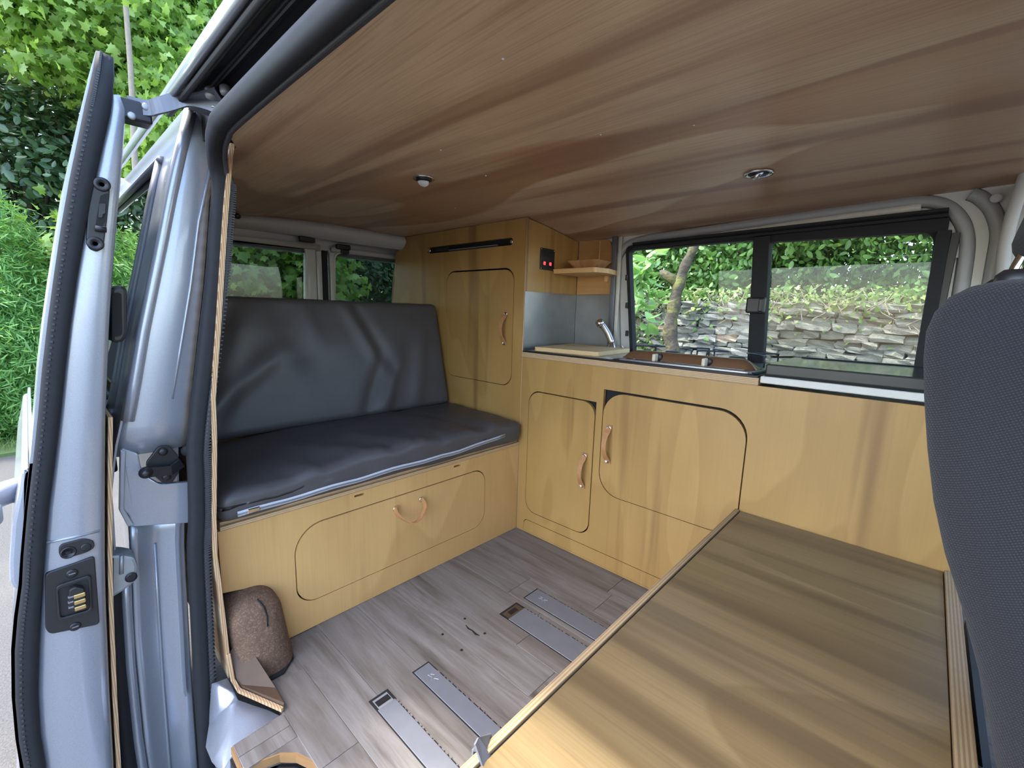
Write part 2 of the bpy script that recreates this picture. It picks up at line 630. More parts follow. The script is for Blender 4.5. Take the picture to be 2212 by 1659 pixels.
def grid_sheet(name, fn, nu, nv, off, m, parent=None, smooth=True):
    """a curved sheet: fn(u, v) -> point on its visible side; off = vector through its thickness"""
    off = Vector(off)
    bm = bmesh.new()
    g = [[bm.verts.new(fn(i / nu, j / nv)) for j in range(nv + 1)] for i in range(nu + 1)]
    h = [[bm.verts.new(v.co + off) for v in r] for r in g]
    for i in range(nu):
        for j in range(nv):
            bm.faces.new((g[i][j], g[i + 1][j], g[i + 1][j + 1], g[i][j + 1]))
            bm.faces.new((h[i][j], h[i][j + 1], h[i + 1][j + 1], h[i + 1][j]))
    ring = [(i, 0) for i in range(nu)] + [(nu, j) for j in range(nv)] + [(i, nv) for i in range(nu, 0, -1)] + [(0, j) for j in range(nv, 0, -1)]
    rim = []
    for k in range(len(ring)):
        (a, b), (c, d) = ring[k], ring[(k + 1) % len(ring)]
        rim.append(bm.faces.new((g[a][b], g[c][d], h[c][d], h[a][b])))
    bmesh.ops.recalc_face_normals(bm, faces=bm.faces)
    for e in {e for f in rim for e in f.edges}:
        e.smooth = False
    return from_bm(name, bm, m, parent, smooth)


def fast_mesh(name, verts, polys_idx, poly_len, m, parent=None, tint=None, smooth=False):
    """verts (n,3); polys_idx flat loop indices; poly_len per-polygon corner count"""
    me = bpy.data.meshes.new(name)
    me.vertices.add(len(verts))
    me.vertices.foreach_set('co', np.asarray(verts, np.float32).ravel())
    me.loops.add(len(polys_idx))
    me.loops.foreach_set('vertex_index', np.asarray(polys_idx, np.int32))
    pl = np.asarray(poly_len, np.int32)
    me.polygons.add(len(pl))
    me.polygons.foreach_set('loop_start', np.concatenate(([0], np.cumsum(pl)[:-1])).astype(np.int32))
    me.polygons.foreach_set('loop_total', pl)
    if tint is not None:
        at_ = me.attributes.new('tint', 'FLOAT', 'POINT')
        at_.data.foreach_set('value', np.asarray(tint, np.float32))
    me.update(calc_edges=True)
    return link(name, me, m, parent, smooth)


# leaf outlines: two halves folded along the midrib, y = along the leaf, x = across
def leaf_template(kind):
    if kind == 'maple':
        half = [(0, 0), (.22, -.06), (.30, .12), (.55, .10), (.42, .34), (.58, .58), (.30, .56), (.20, .66), (.17, .80), (0, 1.05)]
    elif kind == 'oval':
        half = [(0, 0), (.17, .15), (.26, .42), (.20, .72), (0, 1.0)]
    elif kind == 'needle':
        half = [(0, 0), (.07, .3), (.05, .8), (0, 1.0)]
    elif kind == 'ivy':
        half = [(0, 0), (.30, -.05), (.42, .22), (.26, .42), (.20, .7), (0, 1.0)]
    else:
        half = [(0, 0), (.03, .3), (.02, .7), (0, 1.0)]
    n = len(half)
    R = [(x, y, -abs(x) * .35) for x, y in half]
    L = [(-x, y, -abs(x) * .35) for x, y in half[1:-1]]
    verts = R + L
    right = list(range(n))
    left = [0, n - 1] + list(range(n + len(L) - 1, n - 1, -1))
    return np.array(verts), [right, left]


def leaves(name, pos, size, m, parent, kind, up=.5, tint=None, seed=0, out_from=None, droop=0.0):
    rng = np.random.default_rng(seed)
    T, polys = leaf_template(kind)
    k = len(pos)
    # leaf normals: mostly up and outwards with scatter
    nrm = rng.normal(size=(k, 3)) * (1 - up) + np.array([0, 0, up * 1.2])
    if out_from is not None:
        d = pos - out_from
        nrm += .8 * d / (np.linalg.norm(d, axis=1, keepdims=True) + 1e-6)
    nrm /= np.linalg.norm(nrm, axis=1, keepdims=True) + 1e-9
    a = rng.normal(size=(k, 3))
    a[:, 2] -= droop
    tdir = a - (a * nrm).sum(1, keepdims=True) * nrm
    tdir /= np.linalg.norm(tdir, axis=1, keepdims=True) + 1e-9
    s = np.cross(tdir, nrm)
    sz = size * rng.uniform(.6, 1.25, (k, 1, 1))
    V = (T[None, :, 0:1] * s[:, None, :] + T[None, :, 1:2] * tdir[:, None, :] + T[None, :, 2:3] * nrm[:, None, :]) * sz + pos[:, None, :]
    nv = len(T)
    base = (np.arange(k) * nv)[:, None]
    idx, ln = [], []
    for p in polys:
        idx.append(base + np.array(p)[None, :])
    flat = np.concatenate(idx, axis=1).ravel()
    ln = np.tile([len(p) for p in polys], k)
    if tint is None:
        tint = rng.beta(2.2, 2.4, k)
    return fast_mesh(name, V.reshape(-1, 3), flat, ln, m, parent, np.repeat(tint, nv))


def clusters(rng, centre, radii, n_cl, per, cl_r, shell=.55, flat=.6):
    """leaf places: little sprays spread through an ellipsoid, denser towards its skin"""
    d = rng.normal(size=(n_cl, 3))
    d /= np.linalg.norm(d, axis=1, keepdims=True)
    r = rng.uniform(shell ** 3, 1, (n_cl, 1)) ** (1 / 3)
    c = np.array(centre) + d * r * np.array(radii)
    p = c[:, None, :] + rng.normal(size=(n_cl, per, 3)) * cl_r * np.array([1, 1, flat])
    return p.reshape(-1, 3)


# ================================================================== THE VAN SHELL
def ceil_z(x, y):
    return 1.363 - (.119 - .054 * max(-.2, x)) * (y + .39) ** 2


# ---- floor: a base board, vinyl planks laid along the van, slots for the seat rails
floor = plate('floor', [(-1.05, -1.13), (.06, -1.13), (.10, -1.12), (.135, -1.075), (.24, -1.092), (.245, -1.198), (.31, -1.199), (.335, -1.13), (.36, -1.105), (.41, -1.085),
                        (.48, -1.075), (1.9, -1.075), (1.9, .38), (-1.05, .38)], 'xy', -.030, -.001, 'floor_vinyl')
tag(floor, 'weathered grey oak vinyl plank floor of the van', 'floor', kind='structure')
rnd = random.Random(3)
RAILS = [(-.282, -.350), (-.391, -.468), (-.753, -.801), (-.881, -.929)]
edges_y = [-1.198, -1.09, -1.0, -.905, -.775, -.64, -.53, -.43, -.37, -.245, -.12, .02]
for i in range(len(edges_y) - 1):
    y0, y1 = edges_y[i], edges_y[i + 1]
    cuts = [-.02 if i else .245]
    if i > 0:
        c0 = rnd.uniform(.25, .75)
        cuts += [c0, c0 + rnd.uniform(.6, .9)]
    else:
        cuts += [.285]
    x_end = 1.60 if i else .325
    if i == 0:
        cuts = [.246, .285]
    cuts.append(x_end)
    for a, b in zip(cuts, cuts[1:]):
        if a >= x_end:
            continue
        a2 = a
        if i == 1:
            a2 = max(a, .10) if y0 < -1.05 else a
        if i == 1 and a == -.02:
            a2 = .137
        if i == 2 and a == -.02:
            a2 = .03
        box('plank', (a2 + .0007, y0 + .0006, -.004), (b - .0007, y1 - .0006, .0008 + rnd.uniform(-.0002, .0002)), 'floor_vinyl', floor, .0006, 1)
sill_edge = sweep('sill_edging', [(.246, -1.199, -.012), (.31, -1.2, -.012), (.335, -1.132, -.012), (.362, -1.107, -.012), (.41, -1.087, -.012), (.48, -1.077, -.012), (1.2, -1.077, -.012)],
                  [(-.003, -.010), (.003, -.010), (.003, .010), (-.003, .010)], 'sill_ply', floor, up=(0, 0, 1), smooth=False)

# seat-rail cover strips let into the floor
for k, (ya, yb) in enumerate(RAILS):
    lab = ['flat grey metal rail strip in the floor nearest the kitchen cabinet',
           'flat grey metal rail strip with a rusty end, second from the kitchen cabinet',
           'flat grey metal rail strip with scratched letters, third from the kitchen cabinet',
           'flat grey metal rail strip with a dark hole, nearest the door step'][k]
    t = thing('floor_rail_strip', lab, 'metal strip', (.36, (ya + yb) / 2, 0), 'rail strips let into the floor')
    xe = .98
    box('slot', (.356, yb - .003, .0009), (xe, ya + .003, .0014), 'black_gap', t, 0)
    box('strip', (.361 if k in (0, 2) else .395, yb, .0013), (xe, ya, .0028), 'aluminium', t, .0008, 1)
    if k in (1, 3):
        box('recess', (.363, yb + .004, .0013), (.395, ya - .004, .0018), 'zinc' if k == 3 else 'brown_ply', t, .0004, 1)
        box('catch', (.370, (ya + yb) / 2 - .018, .0018), (.388, (ya + yb) / 2 + .018, .0024), 'black_metal', t, .0004, 1)
    # torn edge of the vinyl showing bright along one side
    bm = bmesh.new()
    r2 = random.Random(20 + k)
    x = .40
    while x < xe - .02:
        w = r2.uniform(.003, .010)
        bm_box(bm, (x, ya + .0005, .0014), (x + w, ya + r2.uniform(.0022, .0042), r2.uniform(.0024, .0036)), 0)
        x += w + r2.uniform(.002, .018)
    o = from_bm('frayed_edge', bm, 'floor_vinyl', t)
    o['kind'] = 'stuff'
    lathe('screw', [(.0035, 0), (.0035, .001), (.002, .0012)], (.645, (ya + yb) / 2 - .008, .0028), (0, 0, 1), 'black_metal', t, 10)
    if k in (0, 2):      # scratched marks
        yc = (ya + yb) / 2
        segs = [[(0, .012), (.013, 0), (0, -.004)], [(.013, 0), (.02, -.010)], [(.002, .004), (.010, .012)], [(.018, .012), (.018, -.012)], [(.018, .002), (.028, .010)], [(.018, .002), (.030, -.008)]]
        bm = bmesh.new()
        for sg in segs:
            sweep('', [(.395 + a * 1.1, yc + b * .8, .0030) for a, b in sg], circ(.0005, 4), None, bm=bm)
        from_bm('scratch_mark', bm, 'zinc', t)

# small holes and a torn spot in the planks
for k, (px, py) in enumerate([(1004, 1337), (956, 1371), (1047, 1369), (997, 1405)]):
    p = at(px, py, 'z', 0)
    lathe('screw_plug', [(.0042, 0), (.0042, .0008), (.0030, .0012)], (p.x, p.y, .0009), (0, 0, 1), 'black_gap', floor, 12)
pts = [at(px, py, 'z', .0012) for px, py in [(1006, 1350), (1012, 1358), (1020, 1362), (1028, 1370), (1036, 1373)]]
sweep('vinyl_tear', pts, circ(.003, 6, .0006), 'black_gap', floor, up=(0, 0, 1), scales=[.4, 1, .8, 1.3, .3])

# ---- ceiling board with roof skin above it
def ceil_pt(u, v):
    x = -1.06 + 2.96 * u
    y0 = -1.058 - .054 * max(0, min(1, (x - .06) / .12))
    y = y0 + (.398 - y0) * v
    return Vector((x, y, ceil_z(x, y)))


ceiling = grid_sheet('ceiling', ceil_pt, 37, 24, (0, 0, .009), 'veneer_ceiling')
tag(ceiling, 'reddish brown varnished plywood ceiling board', 'ceiling', kind='structure')
roof = grid_sheet('roof', lambda u, v: Vector((-1.14 + 3.3 * u, -1.115 + 1.58 * v, ceil_z(.3, -1.115 + 1.58 * v) + .088)), 10, 24, (0, 0, .004), 'silver_paint')
tag(roof, 'silver roof skin of the van above the door opening', 'roof', kind='structure')

# ---- ceiling spotlights
for k, (px, py) in enumerate([(915, 384), (1638, 378)]):
    p = at(px, py, 'z', [1.36, 1.349][k])
    lab = ['small chrome ceiling spotlight nearer the bench, white lens tilted out', 'chrome recessed ceiling spotlight nearer the kitchen window'][k]
    t = thing('ceiling_spotlight', lab, 'spotlight', p, 'ceiling spotlights')
    z = ceil_z(p.x, p.y)
    if k == 0:
        lathe('bezel', [(.024, 0), (.033, .0), (.034, -.003), (.032, -.005), (.025, -.002)], (p.x, p.y, z), (0, 0, 1), 'chrome', t, 32)
        lathe('cup', [(.024, .002), (.024, -.007), (.018, -.012), (.016, -.004)], (p.x, p.y, z), (0, 0, 1), 'black_metal', t, 28)
        lathe('lens', [(.017, -.004), (.017, .006), (.014, .009), (.001, .0095)], (p.x, p.y, z - .009), Vector((.35, -.45, -.8)), 'bulb', t, 24)
    else:
        lathe('bezel', [(.026, .001), (.037, .0), (.038, -.003), (.036, -.005), (.029, -.004), (.026, .001)], (p.x, p.y, z), (0, 0, 1), 'chrome', t, 32)
        lathe('cup', [(.026, -.003), (.024, -.001), (.0, -.0005)], (p.x, p.y, z), (0, 0, 1), 'black_metal', t, 28)
        lathe('lens', [(.018, -.008), (.018, .001), (.015, .003), (.001, .003)], (p.x, p.y, z - .004), Vector((.4, .5, -.6)), 'chrome', t, 24)
for (px, py) in [(1087, 108), (952, 323), (1297, 298), (983, 452), (1498, 279), (1049, 385)]:
    p = at(px, py, 'z', 1.355)
    z = ceil_z(p.x, p.y)
    lathe('fixing', [(.0022, 0), (.0022, .0012), (.001, .0016)], (p.x, p.y, z), (0, 0, -1), 'bulb', ceiling, 8)

# ---- the far side wall: painted sheet steel with the sliding window in it
WY = .372


def wl(px, py, y=WY):
    p = at(px, py, 'y', y)
    return (p.x, p.z)


def round_poly(pts, r, seg=6):
    out = []
    c = len(pts)
    for i in range(c):
        p0, p1, p2 = (Vector((*pts[(i + k) % c], 0)) for k in (-1, 0, 1))
        a, b = (p0 - p1), (p2 - p1)
        rr = min(r[i] if isinstance(r, (list, tuple)) else r, a.length * .45, b.length * .45)
        A, B = p1 + a.normalized() * rr, p1 + b.normalized() * rr
        for k in range(seg + 1):
            t = k / seg
            q = A * (1 - t) ** 2 + p1 * 2 * t * (1 - t) + B * t * t
            out.append((q.x, q.y))
    return out


win_out = round_poly([wl(1352, 532), wl(2056, 452), (1.252, .79), (wl(1360, 790)[0], .79)], [.03, .035, .02, .02])
wall_right = plate('wall_right', [(.195, .0), (2.1, .0), (2.1, .72), (1.50, .75), (1.46, 1.355), (.9, 1.345), (.195, 1.315)], 'xz', WY + .012, WY + .040, 'grey_enamel', None, holes=[win_out])
tag(wall_right, 'pale grey painted steel side wall around the kitchen window', 'wall', kind='structure')
wall_back_low = box('wall_lower_right', (-1.08, WY + .012, 0), (.19, WY + .04, 1.32), 'grey_enamel', None, 0)
tag(wall_back_low, 'grey steel side wall behind the tall cupboard', 'wall', kind='structure')


def bead(path_px, y, prof, name, m='grey_enamel', k=6):
    return sweep(name, smooth_path([at(px, py, 'y', y) for px, py in path_px], k), prof, m, wall_right, up=(0, 1, 0))


half = [(-.018, .004), (-.013, -.006), (0, -.011), (.013, -.006), (.018, .004)]
bead([(1334, 790), (1331, 600), (1342, 545), (1378, 520), (1500, 501), (1800, 458), (1960, 437), (2030, 440), (2072, 470), (2088, 520), (2080, 600), (2062, 700)], WY + .008, half, 'pressed_ridge', 'ridge_shade_grey')  # ridge coloured darker to imitate shade along the pressing
bead([(2098, 418), (2120, 428), (2145, 455), (2158, 500), (2150, 560), (2135, 640)], WY + .006, half, 'pressed_ridge', 'ridge_shade_grey')
bead([(1380, 532), (1500, 516), (1800, 473), (1990, 448)], WY + .004, [(-.010, .004), (-.010, -.004), (.010, -.004), (.010, .004)], 'window_flange', 'white_strip')
p = at(2078, 535, 'y', WY)
plate('clip_plate', rrect(p.x - .016, p.z - .026, p.x + .014, p.z + .026, .004), 'xz', WY + .006, WY + .014, 'grey_enamel', wall_right)
lathe('plug_hole', [(.012, 0), (.012, .003), (.008, .004)], at(2152, 428, 'y', WY - .01), (0, -1, 0), 'grey_trim', wall_right, 16)
# B pillar beyond the window and the cab side
sweep('pillar', [(1.40, WY + .005, 1.33), (1.40, WY + .008, 1.1), (1.41, WY + .010, .6), (1.41, WY + .010, 0)], rrect(-.035, -.045, .035, .012, .012, 4), 'grey_enamel', wall_right, up=(0, 1, 0))
sweep('belt_conduit', smooth_path([at(2235, 330, 'y', .30), at(2208, 400, 'y', .31), at(2185, 470, 'y', .32), at(2170, 540, 'y', .33), at(2165, 600, 'y', .335)], 4), circ(.014, 10), 'grey_trim', wall_right)
# ---- window_1: black framed slider
w1 = thing('window_1', 'wide black framed sliding window above the hob, stone wall outside', 'window', (.75, WY, .80), kind='structure')
gl_left = round_poly([wl(1359, 541), wl(1629, 519), (wl(1620, 790)[0], .805), (wl(1366, 790)[0], .805)], [.02, .006, .006, .01])
gl_right = round_poly([wl(1665, 523), wl(2020, 501), (wl(1984, 790)[0], .80), (wl(1648, 790)[0], .80)], [.008, .035, .01, .006])
plate('window_frame', win_out, 'xz', WY - .004, WY + .030, 'rubber', w1, holes=[gl_left, gl_right])
top_l, top_r = wl(1372, 530), wl(2050, 456)
sweep('top_track', [(top_l[0], WY - .012, top_l[1] - .004), (top_r[0], WY - .012, top_r[1] - .006)], [(-.012, -.012), (.012, -.012), (.012, -.004), (.006, 0), (.012, .004), (.012, .012), (-.012, .012)], 'rubber', w1, up=(0, 0, 1), smooth=False)
sweep('slider_stile', [(wl(2040, 500)[0], WY - .014, wl(2040, 500)[1]), (1.2475, WY - .014, .80)], [(-.014, -.01), (.014, -.01), (.016, .01), (-.016, .01)], 'rubber', w1, up=(0, 1, 0), smooth=False)
sweep('slider_stile', [(wl(2052, 505)[0] + .012, WY - .006, wl(2052, 505)[1]), (1.262, WY - .006, .80)], [(-.008, -.01), (.008, -.01), (.010, .01), (-.010, .01)], 'black_plastic', w1, up=(0, 1, 0), smooth=False)
d0, d1 = wl(1648, 520), wl(1634, 790)
sweep('meeting_stile', [(d0[0], WY - .014, d0[1] + .01), (d1[0], WY - .014, .80)], rrect(-.026, -.010, .026, .010, .004, 3), 'rubber', w1, up=(0, 1, 0), smooth=False)
lt = wl(1638, 660)
t = box('window_latch', (lt[0] - .031, WY - .042, lt[1] - .028), (lt[0] + .031, WY - .020, lt[1] + .028), 'black_plastic', w1, .007, 3)
box('latch_lip', (lt[0] + .012, WY - .050, lt[1] - .022), (lt[0] + .026, WY - .040, lt[1] + .022), 'black_plastic', t, .003)
plate('pane', gl_left, 'xz', WY + .012, WY + .016, 'clear_glass', w1)
plate('pane', gl_right, 'xz', WY + .004, WY + .008, 'dusty_glass', w1)
for py in (600, 660, 720):
    q = wl(1356, py)
    box('seal_clip', (q[0] - .006, WY - .012, q[1] - .012), (q[0] + .004, WY - .002, q[1] + .012), 'black_plastic', w1, .002)

# ---- rear end: header trim, two doors with privacy glass
RX = -1.03
top_curve = [(-1.05, -1.12), (-1.045, -.95), (-1.033, -.768), (-1.005, -.588), (-.976, -.386), (-.937, -.161), (-.871, .035)]
low_px = [(455, 486), (478, 489), (500, 492), (600, 503), (700, 517), (800, 531), (880, 541)]
tops = smooth_path([Vector((x, y, ceil_z(x, y) + .004)) for x, y in top_curve], 5)
lows = []
for (x, y), (px, py) in zip(top_curve, low_px):
    q = at(px, py, 'x', x - .015)
    if px < 495:
        q = Vector((x - .015, y, lows and lows[-1].z or 1.285))
    lows.append(q)
lows = smooth_path(lows, 5)


def header_fn(u, v):
    i = min(int(round(u * (len(tops) - 1))), len(tops) - 1)
    a, b = tops[i], lows[i]
    q = a.lerp(b, v)
    q.x += .035 * math.sin(PI * min(1, v * 1.02)) ** .7
    return q


wall_rear = grid_sheet('wall_rear', header_fn, len(tops) - 1, 10, (-.010, 0, 0), 'grey_trim')
tag(wall_rear, 'curved grey header trim above the rear door windows', 'trim', kind='structure')
lathe('trim_clip', [(.012, 0), (.012, .012), (.006, .016)], at(512, 466, 'x', -1.0), (1, 0, -.3), 'black_plastic', wall_rear, 10)
box('rear_cross_member', (RX - .07, -1.16, 1.22), (RX - .02, .40, 1.42), 'grey_trim', wall_rear, .01)


def rl_(px, py):
    p = at(px, py, 'x', RX)
    return (p.y, p.z)


yc = at(704, 600, 'x', RX).y
for k in (0, 1):
    d = thing(f'door_{k + 1}', ['rear van door with tinted window, on the side nearer the sliding door', 'rear van door with tinted window, beside the tall cupboard'][k], 'door', (RX, [-.8, 0][k], -.1), kind='structure')
    if k == 0:
        y0, y1 = -1.16, rl_(696, 600)[0]
        hole = round_poly([(-1.10, 1.225), (rl_(662, 528)[0], rl_(650, 526)[1]), (rl_(661, 700)[0], .80), (-1.10, .80)], [.03, .055, .04, .04])
    else:
        y0, y1 = rl_(712, 600)[0], .36
        hole = round_poly([(rl_(722, 560)[0], rl_(735, 545)[1]), (.30, rl_(853, 557)[1]), (.30, .80), (rl_(722, 700)[0], .80)], [.05, .05, .04, .04])
    plate('door_skin', [(y0, -.15), (y1, -.15), (y1, 1.245), (y0, 1.245)], 'yz', RX - .035, RX, 'grey_enamel', d, holes=[hole])
    plate('pane', hole, 'yz', RX - .024, RX - .020, 'privacy_glass', d)
    sweep('window_rim', [(RX + .002, u, v) for u, v in hole], circ(.006, 6), 'white_strip', d, up=(1, 0, 0), closed=True)
    sweep('top_moulding', [(RX + .008, y0 + .01, 1.250), (RX + .008, y1 - .01, 1.250)], [(-.008, -.010), (.008, -.014), (.008, .010), (-.008, .010)], 'grey_trim', d, up=(0, 0, 1))
    s = y1 - .016 if k == 0 else y0 + .012
    box('door_stile', (RX - .004, s - .014, .40), (RX + .014, s + .010, 1.235), 'grey_enamel', d, .006)
    q = at(*[(664, 516), (742, 533)][k], 'x', RX + .02)
    h = box('roof_catch', (RX + .006, q.y - .040, q.z - .016), (RX + .034, q.y + .034, q.z + .010), 'black_plastic', d, .006)
    if k:
        box('catch_tongue', (RX + .010, q.y - .015, q.z - .034), (RX + .024, q.y + .03, q.z - .014), 'black_plastic', h, .004)
tag(box('trim_rear_seal', (RX - .03, rl_(697, 600)[0] + .003, -.1), (RX - .002, rl_(711, 600)[0] - .003, 1.24), 'rubber', None, .003), 'black rubber seal between the two rear doors', 'seal', kind='structure')

# ---- near side: body quarter behind the door opening
OUT = [(-.55, -1.30), (-.40, -1.345), (-.15, -1.352), (.15, -1.348), (.40, -1.334), (.55, -1.328), (.65, -1.310), (.72, -1.292), (.894, -1.255), (1.10, -1.205), (1.25, -1.170), (1.395, -1.130), (1.43, -1.10), (1.45, -1.04)]


def y_out(z):
    for (a, b), (c, d) in zip(OUT, OUT[1:]):
        if a <= z <= c:
            return b + (d - b) * (z - a) / (c - a)
    return OUT[-1][1] if z > OUT[-1][0] else OUT[0][1]


def y_seal(z):
    pts_ = [(-.5, -1.225), (0, -1.215), (.37, -1.203), (.45, -1.195), (.65, -1.183), (1.02, -1.122), (1.23, -1.095), (1.34, -1.062)]
    for (a, b), (c, d) in zip(pts_, pts_[1:]):
        if a <= z <= c:
            return b + (d - b) * (z - a) / (c - a)
    return pts_[-1][1] if z > pts_[-1][0] else pts_[0][1]


wall_left = thing('wall_left', 'silver painted rear side of the van body behind the sliding door opening', 'van body', (-.05, -1.25, -.4), kind='structure')


def skin(name, z0, z1, x0, x1, m, off=0.0, nz=14, thick=.004, parent=wall_left, nx=1):
    return grid_sheet(name, lambda u, v: Vector((x0 + (x1 - x0) * u, y_out(z0 + (z1 - z0) * v) + off, z0 + (z1 - z0) * v)), nx, nz, (0, thick, 0), m, parent)


skin('side_panel', -.55, .70, -1.12, -.03, 'silver_paint', nz=24)
skin('side_panel', 1.30, 1.44, -1.12, -.03, 'silver_paint')
skin('side_panel', .70, 1.30, -.16, -.03, 'silver_paint')
skin('side_panel', .70, 1.30, -1.12, -1.02, 'silver_paint')
skin('quarter_window', .70, 1.30, -1.02, -.16, 'quarter_glass', .006)
for zz in (.70, 1.30):
    sweep('window_moulding', [(-1.04, y_out(zz) - .003, zz), (-.15, y_out(zz) - .003, zz)], circ(.010, 6), 'aluminium', wall_left)
sweep('window_moulding', [(-.16, y_out(z) - .003, z) for z in (.70, .8, .9, 1.0, 1.1, 1.2, 1.30)], circ(.010, 6), 'aluminium', wall_left)
sweep('slide_rail', [(-1.1, y_out(.62) - .006, .60), (-.05, y_out(.62) - .006, .60)], rrect(-.012, -.018, .012, .018, .005, 3), 'black_plastic', wall_left, up=(0, 0, 1))
# inner face of the quarter
grid_sheet('inner_skin', lambda u, v: Vector((-1.10 + 1.06 * u, y_seal(-.05 + .75 * v) - .012, -.05 + .75 * v)), 1, 14, (0, -.004, 0), 'silver_paint', wall_left)


# the jamb: pressed silver faces looking along the van
def jamb(name, z0, z1, x, depth, m='silver_paint', inner=0.0, outer=0.0, k=12, bulge=0.0):
    zs = [z0 + (z1 - z0) * i / k for i in range(k + 1)]
    bm = bmesh.new()
    cols = 8
    g = []
    for z in zs:
        a, b = y_seal(z) + inner, y_out(z) + outer
        g.append([bm.verts.new((x + bulge * math.sin(PI * j / cols), a + (b - a) * j / cols, z)) for j in range(cols + 1)])
    for i in range(k):
        for j in range(cols):
            bm.faces.new((g[i][j], g[i][j + 1], g[i + 1][j + 1], g[i + 1][j]))
    bmesh.ops.recalc_face_normals(bm, faces=bm.faces)
    bmesh.ops.solidify(bm, geom=bm.faces[:], thickness=depth)
    return from_bm(name, bm, m, wall_left, True)


jamb('jamb_upper', .62, 1.40, -.035, .01, inner=.004, bulge=.010)
jamb('jamb_lower', -.55, .455, -.060, .01, inner=.004, outer=.030, bulge=-.018, k=20)
sweep('jamb_fold', [(-.028, y_out(z) + .012, z) for z in (.70, .78, .9, 1.0, 1.1, 1.2, 1.3, 1.39)], circ(.012, 8), 'silver_paint', wall_left)
sweep('jamb_crease', [(-.028, y_seal(z) - .045 * (1.5 - z), z) for z in (.74, .85, 1.0, 1.15, 1.3)], circ(.003, 6), 'silver_paint', wall_left)
sweep('jamb_crease', [(-.066, y_seal(z) - .055, z) for z in (-.5, -.2, 0, .2, .38)], circ(.0035, 6), 'silver_paint', wall_left)
jp = [at(px, py, 'x', -.018) for px, py in [(262, 968), (276, 972), (299, 980), (304, 1008), (318, 1030), (345, 1046), (440, 1040), (440, 1128), (287, 1138), (277, 1112), (262, 1100)]]
plate('jamb_plate', round_poly([(p.y, p.z) for p in jp], .006, 3), 'yz', -.035, -.018, 'silver_paint', wall_left, bevel=.003)
jp = [at(px, py, 'x', -.012) for px, py in [(260, 972), (272, 975), (268, 1100), (290, 1135), (276, 1138), (258, 1104)]]
plate('jamb_lip', [(p.y, p.z) for p in jp], 'yz', -.03, -.012, 'silver_paint', wall_left, bevel=.002)
sweep('lower_lip', [(-.045, y_out(z) + .020, z) for z in (-.5, -.3, -.1, .1, .25, .36)], circ(.010, 8), 'silver_paint', wall_left)
sweep('lower_seal', [(-.040, y_out(z) - .004, z) for z in (-.5, -.3, -.1, .1, .25, .33)], circ(.015, 8), 'rubber', wall_left)
q = at(404, 972, 'x', -.02)
lathe('buffer', [(.010, 0), (.013, .004), (.013, .022), (.009, .026)], (q.x - .01, q.y + .006, q.z), (.9, -.35, 0), 'rubber', wall_left, 16)
# striker: a black lozenge plate and a hinged arm with a pin
st = thing('door_striker', 'black metal striker plate with a short arm, bolted to the silver jamb', 'striker', at(355, 1005, 'x', -.02))
jp = [at(px, py, 'x', -.012) for px, py in [(343, 965), (366, 963), (382, 980), (392, 1000), (388, 1020), (372, 1045), (355, 1047), (318, 1016), (316, 1000)]]
plate('plate', round_poly([(p.y, p.z) for p in jp], .006, 3), 'yz', -.022, -.014, 'black_metal', st, bevel=.0015)
for px, py in ((352, 976), (360, 1030)):
    p = at(px, py, 'x', -.012)
    lathe('bolt', [(.009, 0), (.009, .004), (.005, .006)], (-.014, p.y, p.z), (1, 0, 0), 'black_metal', st, 12)
a, b, c = at(392, 1000, 'x', -.006), at(370, 1016, 'x', .004), at(315, 1021, 'x', .012)
sweep('arm', [a, b, c], [(-.003, -.011), (.003, -.011), (.003, .011), (-.003, .011)], 'black_metal', st, up=(0, 0, 1), smooth=False)
lathe('pin', [(.013, -.004), (.013, .003), (.008, .006), (.008, .010), (.003, .012)], c, (1, -.2, 0), 'black_metal', st, 16)

# ---- front of the van: pillar and closed cab doors, beyond the edge of the picture
wall_front = thing('wall_front', 'silver cab side and front pillar of the van beyond the seat', 'van body', (1.8, -1.25, -.4), kind='structure')


def front_skin(name, z0, z1, x0, x1, m, sgn=1, thick=.03):
    def fn(u, v):
        z = z0 + (z1 - z0) * v
        y = y_out(z) + .03
        return Vector((x0 + (x1 - x0) * u, y if sgn > 0 else -.78 - y, z))
    return grid_sheet(name, fn, 1, 10, (0, thick * sgn, 0), m, wall_front)


front_skin('cab_door_skin', -.5, .74, 1.34, 2.5, 'silver_paint')
front_skin('front_pillar', .74, 1.40, 1.34, 1.46, 'silver_paint')
front_skin('cab_window', .74, 1.36, 1.46, 2.3, 'clear_glass', 1, .004)
box('cab_front', (2.45, -1.25, -.5), (2.5, .5, .85), 'silver_paint', wall_front, .01)

# ---- ply lining on the inside of the quarter; only its bent front edge and foot show
LIN = [(-1.060, 1.318), (-1.066, 1.29), (-1.088, 1.126), (-1.113, .918), (-1.135, .747), (-1.139, .647), (-1.153, .455), (-1.157, .36), (-1.154, .285), (-1.150, .15), (-1.147, .02)]


def lin(v):
    t = v * (len(LIN) - 1)
    i = min(int(t), len(LIN) - 2)
    f = t - i
    return LIN[i][0] + (LIN[i + 1][0] - LIN[i][0]) * f, LIN[i][1] + (LIN[i + 1][1] - LIN[i][1]) * f


